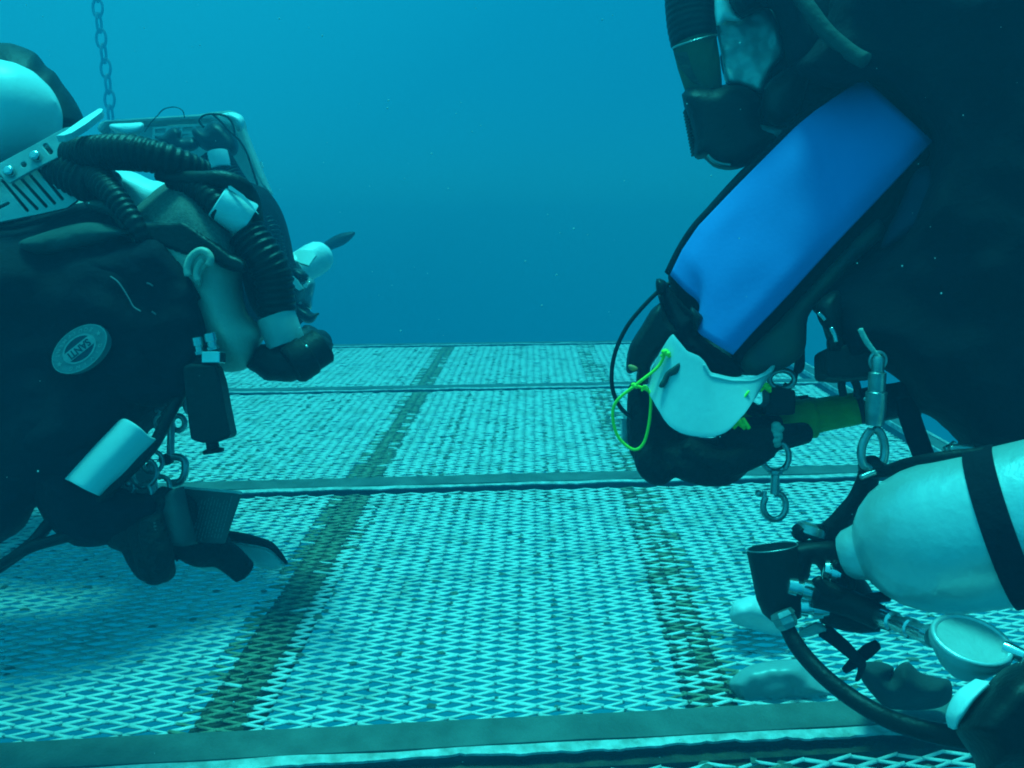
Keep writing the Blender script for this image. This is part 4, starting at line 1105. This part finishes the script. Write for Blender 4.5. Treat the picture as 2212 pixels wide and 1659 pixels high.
for L in ((620, 750, 615, 800, 630, 870), (700, 740, 730, 800, 735, 880)):
    mb = MB(); tube(mb, PD(F('g', *L), .88), .0045, 8, 5); mb.build('lanyard', 'rubber', VB)
mb = MB(); tube(mb, PD(F('g', 755, 370, 800, 460, 860, 540, 900, 590), .80), [.0028, .003, .0026, .003], 8, 5)
single('pale_lanyard', 'short pale lanyard on the black chest above the long snap hook', 'lanyard', mb, 'rope')
mb = MB(); tube(mb, PD(F('g', 1100, 900, 1120, 1000, 1180, 1180, 1240, 1340), [.9, .9, .89, .87]), [.012, .0125, .0125, .012], 12, 6, flat=.35)
single('webbing_strap', 'black webbing strap running down to the silver cylinder', 'strap', mb, 'suit')
mb = MB(); tube(mb, PD(F('g', 1400, 1290, 1440, 1270, 1480, 1240), .80), .005, 8, 4); tube(mb, PD(F('g', 1430, 1280, 1500, 1275, 1600, 1285), .79), .005, 8, 4)
single('steel_clip', 'small steel clip lying on the top of the silver cylinder', 'clip', mb, 'chrome2')
# breathing loop of the right diver, at the face
RL = thing('rebreather', 'breathing loop and black mouthpiece of the right diver beside the blue sleeve panel', 'breathing gear', P(1530, 100, 1.0))
hose(RL, F('e', 330, -500, 300, -200, 285, -40, 292, 110, 312, 240), [1.0, .99, .985, .985, .985], [53, 53, 53, 52, 50], corr=True, amp=.012)
mb = MB(); ring(mb, P(*F('e', 314, 240)[0], .978), (RIGHT + UP * .28).normalized(), (VIEW + UP * .3).normalized(), px(48, .98), px(46, .98), .0012, 8, 40); mb.build('collar_rim', 'chrome2', RL)
mb = MB(); lathe(mb, P(*F('e', 314, 250)[0], .985), P(*F('e', 375, 545)[0], .985), [(0, px(47, .985)), (.4, px(45, .985)), (.8, px(40, .985)), (1, px(36, .985))], 30); mb.build('clear_collar', 'olive', RL, label='dim translucent collar')
mb = MB(); slab(mb, F('e', 195, 305, 270, 300, 300, 400, 345, 490, 300, 470, 240, 400), Plane(1480, 150, .945), .002); mb.build('collar_label', 'suitgrey', RL)
mb = MB(); inflate(mb, F('e', 240, 545, 320, 490, 420, 500, 520, 480, 600, 490, 660, 530, 700, 590, 690, 640, 700, 700, 760, 730, 830, 760, 800, 820, 700, 890, 620, 950, 560, 975, 490, 980, 420, 960, 370, 915, 335, 920, 305, 890, 305, 800, 280, 690), .985, .04, step=6, rnd=34, sm=2); mo = mb.build('mouthpiece', 'matte', RL, label='black mouthpiece body')
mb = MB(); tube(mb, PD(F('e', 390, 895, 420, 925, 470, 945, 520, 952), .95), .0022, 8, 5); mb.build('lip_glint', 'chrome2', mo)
mb = MB()
for k in range(14):
    u, v = F('e', 262 + k * 3.6, 640 + k * 19)[0]
    ball(mb, P(u, v, .985), px(4.5, .985), px(3, .985), px(20, .985), 8, 6)
mb.build('ribs', 'rubber', mo)
mb = MB(); inflate(mb, F('e', 700, 560, 740, 470, 820, 410, 900, 380, 960, 420, 960, 560, 900, 660, 830, 720, 760, 720, 705, 660), .95, .035, step=6); mb.build('hose_end', 'rubber', RL)
mb = MB(); slab(mb, F('e', 690, 720, 740, 730, 835, 760, 810, 800, 760, 780, 700, 750), Plane(1672, 282, .955), .004); mb.build('metal_lip', 'chrome2', RL)
mb = MB(); tube(mb, PD(F('e', 900, -60, 980, 60, 1080, 190, 1210, 300, 1300, 350), [.855, .84, .83, .82, .81]), .008, 12, 6); mb.build('shoulder_hose', 'suitgrey', RL)
# mask of the right diver
VM = [F('e', 440, 130, 425, -30, 500, -60, 520, 0, 580, 110, 560, 130, 500, 118)]
mb = MB(); inflate(mb, F('e', 428, 0, 440, -60, 505, -80, 525, 0, 560, 80, 590, 108, 560, 125, 500, 120, 440, 150), .945, .012, step=4, sm=2); lens = mb.build('visor_highlight', 'paint', B, label='white patch for the highlight on the mask glass')  # white shape painted in for the highlight on the mask glass
mb = MB(); inflate(mb, F('e', 512, 20, 530, -60, 640, -120, 760, -100, 730, 30, 680, 60, 630, 85, 592, 106, 560, 80), .94, .03, step=5, sm=2); mb.build('mask_frame', 'rubber', B)
mb = MB(); inflate(mb, F('e', 436, 120, 500, 122, 560, 128, 600, 100, 700, 40, 740, 60, 790, 150, 825, 300, 760, 400, 730, 470, 700, 535, 640, 512, 580, 490, 500, 476, 470, 330), .99, .016, step=4, rnd=14, sm=2, folds=.010, ffreq=38); mb.build('visor_skirt', 'slate', B, label='pale translucent mask skirt')

# ------------------------------------------------------------------ bailout cylinder and regulator
CY = thing('bailout_cylinder', 'silver aluminium bailout cylinder with black band slung at the lower right', 'cylinder', P(2080, 1160, .73))
ca, cb = P(1822, 1200, .80), P(2480, 1078, .665)
CL = (cb - ca).length
prof = [(0, .020), (.02, .024), (.05, .026), (.075, .028), (.09, .034), (.12, .044), (.17, .0545), (.23, .0620), (.30, .0675), (.37, .0700), (1.9, .0700), (1.96, .06), (2.0, .04)]
mb = MB(); lathe(mb, ca, cb, prof, 64); mb.build('cylinder', 'alu', CY)
def cyl_at(t): return ca.lerp(cb, t)
def t_at(u):
    lo, hi = 0, 2
    for _ in range(40):
        m_ = (lo + hi) / 2
        q = CR.transposed() @ (cyl_at(m_) - CAM)
        if CU + q.x / -q.z * FPX < u: lo = m_
        else: hi = m_
    return lo
t0, t1 = t_at(2140), t_at(2204)
mb = MB(); lathe(mb, cyl_at(t0), cyl_at(t1), [(0, .069), (0, .0728), (1, .0728), (1, .069)], 64); mb.build('cylinder_band', 'suit', CY, label='wide black band')
# rope from the upper clip over the shoulder of the cylinder, and down to the valve
mb = MB(); tube(mb, PD(F('g', 800, 1400, 850, 1410, 960, 1440, 1100, 1390, 1300, 1350, 1500, 1325, 1700, 1310), [.83, .82, .80, .775, .75, .735, .72]), [.010, .012, .0065, .006, .006, .006, .006], 12, 6); mb.build('handle_hose', 'rubber', CY)
mb = MB(); tube(mb, PD(F('h', 845, 60, 830, 130, 780, 220, 700, 320, 640, 400, 620, 470), [.82, .83, .835, .84, .845, .85]), [.0115, .013, .012, .013, .0165, .018], 12, 6, flat=.5); mb.build('bungee', 'rubber', CY)
mb = MB(); tube(mb, PD(F('h', 800, 95, 850, 75, 880, 65), .80), .003, 8, 4); mb.build('ring_pin', 'chrome2', CY)
mb = MB(); inflate(mb, F('h', 790, 400, 830, 450, 860, 520, 880, 600, 940, 700, 920, 710, 850, 640, 800, 540), .79, .002, step=3, rnd=2); mb.build('valve_label', 'blue', CY, label='blue ring mark on the cylinder shoulder')
RG = thing('regulator', 'regulator with open black cup and chrome fittings at the neck of the silver cylinder', 'regulator', P(1700, 1230, .84))
def EL(fr_, cx, cy, d): return P(*F(fr_, cx, cy)[0], d)
mb = MB(); r_ = px(50, .84)
tA = EL('h', 325, 470, .84); tB = EL('h', 395, 850, .835)
ax_ = (tB - tA).normalized(); sd_a = (RIGHT - ax_ * RIGHT.dot(ax_)).normalized(); sd_b = ax_.cross(sd_a)
lathe(mb, tA, tB, [(0, .0245), (0, .0262), (.04, .0265), (.7, .0255), (.9, .022), (1, .016), (1, .001)], 36)
lathe(mb, tA, tB, [(0, .0245), (.5, .0240), (.5, .001)], 36)
mb.build('cup', 'matte', RG, label='open black cup')
mb = MB(); ring(mb, tA, sd_a, sd_b, .0254, .0254, .0009, 8, 40); mb.build('cup_rim', 'chrome2', RG)
mb = MB(); inflate(mb, F('h', 420, 470, 470, 440, 520, 430, 600, 425, 680, 440, 730, 520, 740, 580, 820, 640, 870, 720, 880, 770, 840, 810, 760, 790, 660, 760, 590, 700, 585, 600, 540, 560, 520, 640, 470, 660, 440, 640), .85, .030, step=5, rnd=24); mb.build('first_stage', 'matte', RG)
mb = MB(); lathe(mb, EL('h', 520, 420, .845), EL('h', 545, 345, .845), [(0, .009), (.2, .013), (.3, .0155), (.85, .0150), (.9, .012), (1, .010)], 20)
kn = mb.build('valve_knob', 'chrome2', RG)
mb = MB(); lathe(mb, EL('h', 470, 385, .85), EL('h', 500, 400, .835), [(0, .009), (.5, .0095), (1, .006)], 16); lathe(mb, EL('h', 575, 350, .838), EL('h', 590, 395, .838), [(0, .005), (.5, .0065), (1, .005)], 14); mb.build('knob_cap', 'rubber', kn)
for a, b, p in (((400, 675), (580, 715), .0095), ((465, 790), (625, 800), .0098), ((600, 590), (690, 610), .011)):
    mb = MB(); lathe(mb, EL('h', *a, .815), EL('h', *b, .81), [(0, p * .55), (.05, p * .9), (.3, p), (.32, p * .75), (.45, p * .75), (.47, p * 1.1), (.8, p * 1.1), (.82, p * .9), (1, p * .9)], 18); mb.build('chrome_fitting', 'chrome', RG)
mb = MB(); lathe(mb, EL('h', 370, 815, .80), EL('h', 415, 905, .795), [(0, .011), (.3, .013), (.35, .0115), (.7, .0115), (1, .009)], 6, smooth=False); mb.build('hex_fitting', 'chrome2', RG)
mb = MB(); tube(mb, PD(F('h', 560, 715, 660, 745, 780, 790, 905, 850), [.805, .80, .79, .775]), [.0155, .0145, .0135, .0125], 16, 6); mb.build('gauge_hose', 'rubber', RG)
mb = MB(); tube(mb, PD(F('h', 620, 800, 700, 830, 780, 850, 900, 860), [.815, .815, .81, .80]), [.016, .016, .015, .012], 16, 6); mb.build('inflator_hose', 'rubber', RG)
mb = MB(); tube(mb, PD(F('h', 400, 895, 450, 990, 520, 1080, 620, 1180, 750, 1280, 900, 1370, 1050, 1430, 1250, 1480, 1500, 1520), [.80, .79, .78, .765, .75, .73, .71, .69, .66]), [.0075, .0082, .0082, .0082, .0084, .0088, .009, .0092, .0092], 16, 8); mb.build('second_stage_hose', 'rubber', RG)
mb = MB(); tube(mb, PD(F('l', 1290, 465, 1400, 420, 1560, 470, 1640, 620, 1600, 760), .80), .0045, 10, 7); mb.build('thin_hose', 'rubber', RG)
mb = MB(); tube(mb, PD(F('l', 900, 700, 1000, 820, 1180, 900, 1420, 940, 1760, 900), .79), .0055, 10, 7); mb.build('thin_hose', 'rubber', RG)
mb = MB(); tube(mb, PD(F('l', 1120, 520, 1260, 620, 1330, 760, 1240, 900), .80), .004, 10, 7); mb.build('thin_hose', 'rubber', RG)
mb = MB(); inflate(mb, F('h', 500, 900, 560, 870, 620, 900, 620, 930, 580, 935, 480, 955, 470, 900), .82, .006, step=4, sm=2); mb.build('port_tab', 'frost', RG)
# crossed black strap ends over the mesh
mb = MB(); tube(mb, PD(F('j', 1250, 560, 1450, 720, 1600, 860, 1680, 960, 1640, 1100), [.82, .83, .85, .87, .90]), [.008, .007, .006, .006, .005], 10, 6, flat=.5); tube(mb, PD(F('j', 1480, 1020, 1620, 900, 1740, 800, 1860, 720), .87), [.004, .007, .008, .006], 10, 6, flat=.5)
single('strap_ends', 'crossed black strap ends hanging below the regulator', 'strap', mb, 'suit')
# pressure gauge
PG = thing('pressure_gauge', 'pale round pressure gauge with shiny rim lying face up below the silver cylinder', 'gauge', P(2095, 1390, .68))
gn = (UP * .92 - VIEW * .42).normalized()
gc = EL('h', 1390, 990, .67)
gx = RIGHT; gy = gn.cross(gx).normalized()
mb = MB(); lathe(mb, gc - gn * .030, gc + gn * .004, [(0, .012), (.25, .020), (.55, .026), (.75, .0305), (.9, .0315), (1, .0305)], 40); mb.build('gauge_boot', 'frost', PG)
mb = MB(); ring(mb, gc + gn * .004, gx, gy, .0285, .0285, .0026, 12, 48); mb.build('gauge_rim', 'alu', PG)
mb = MB(); vs = [gc + gn * .0052] + [gc + gn * .0045 + gx * .027 * math.cos(6.2832 * k / 40) + gy * .027 * math.sin(6.2832 * k / 40) for k in range(40)]
mb.add(vs, [(0, 1 + k, 1 + (k + 1) % 40) for k in range(40)]); mb.build('gauge_face', 'plate', PG, fix=False)
mb = MB(); lathe(mb, EL('h', 905, 845, .77), EL('h', 1195, 955, .69), [(0, .0085), (.1, .010), (.28, .010), (.3, .0078), (.5, .0078), (.52, .0095), (.62, .0095), (.64, .0078), (.9, .008), (.92, .010), (1, .009)], 18); mb.build('swivel', 'chrome', PG)
mb = MB(); lathe(mb, EL('h', 1570, 1010, .66), EL('h', 1680, 1060, .65), [(0, .006), (.3, .0065), (1, .006)], 16); mb.build('gauge_stub', 'chrome', PG)
# second stage at the lower right corner
SS = thing('second_stage', 'black domed regulator second stage with a pale rim at the lower right corner', 'regulator', P(2200, 1600, .60))
mb = MB(); inflate(mb, F('k', 1080, 1290, 1150, 1150, 1250, 1010, 1380, 880, 1480, 770, 1600, 690, 1760, 640, 2000, 640, 2200, 900, 2200, 1800, 1400, 1800, 1250, 1560), .60, .06, step=8, rnd=90); mb.build('housing', 'rubber', SS)
mb = MB(); loft(mb, [[(*F('k', 1330, 850)[0], .605), (*F('k', 1170, 1010)[0], .60), (*F('k', 1060, 1180)[0], .60), (*F('k', 1050, 1280)[0], .60)], [(*F('k', 1290, 835)[0], .595), (*F('k', 1110, 960)[0], .59), (*F('k', 1020, 1150)[0], .59), (*F('k', 1040, 1270)[0], .59)], [(*F('k', 1400, 860)[0], .575), (*F('k', 1260, 1000)[0], .57), (*F('k', 1140, 1170)[0], .57), (*F('k', 1085, 1295)[0], .58)]], 20, 5); mb.build('rim', 'white', SS, solid=.003)
# pale plastic jugs lying on the mesh
def jug(label, poly, d, T, cap=None):
    mb = MB(); inflate(mb, poly, d, T, step=5)
    return mb
mb = jug('', F('j', 205, 340, 240, 260, 320, 215, 420, 180, 520, 190, 700, 260, 860, 420, 880, 520, 760, 620, 600, 600, 400, 540, 250, 490, 200, 420), 1.52, .055)
jo = single('plastic_jug', 'pale plastic jug lying on the mesh behind the open black cup', 'jug', mb, 'white')
mb = MB(); inflate(mb, F('j', 185, 1200, 205, 1120, 290, 1040, 420, 960, 600, 915, 800, 890, 1000, 900, 1120, 1000, 1260, 1150, 1350, 1300, 1100, 1390, 800, 1420, 560, 1420, 380, 1400, 260, 1330), 1.39, .055, step=5, rnd=34, folds=.008, ffreq=18)
single('plastic_shell', 'pale rounded plastic shell lying on the mesh beside the near beam', 'shell', mb, 'frost')
mb = MB(); inflate(mb, F('k', 180, 680, 300, 655, 430, 670, 510, 720, 480, 800, 540, 700, 640, 660, 760, 760, 900, 800, 1040, 840, 1050, 1000, 960, 1080, 800, 1110, 560, 1110, 420, 1080, 300, 960, 200, 820), 1.25, .05, step=6, folds=.01, ffreq=14)
single('mesh_bag', 'crumpled dim grey bag lying on the mesh under the pressure gauge', 'bag', mb, 'suitgrey')
# drifting particles
mb = MB()
for k in range(260):
    d = random.uniform(.35, 2.2)
    u, v = random.uniform(0, 2212), random.uniform(0, 1650)
    if k < 9: u, v, d = random.uniform(1850, 2200), random.uniform(40, 760), random.uniform(.42, .6)
    ball(mb, P(u, v, d), random.choice((.0003, .0005, .0005, .0008, .0012)) * d, None, None, 6, 4)
o = mb.build('floating_particles', 'snow', None, kind='stuff'); o['label'] = 'pale specks drifting in the water'
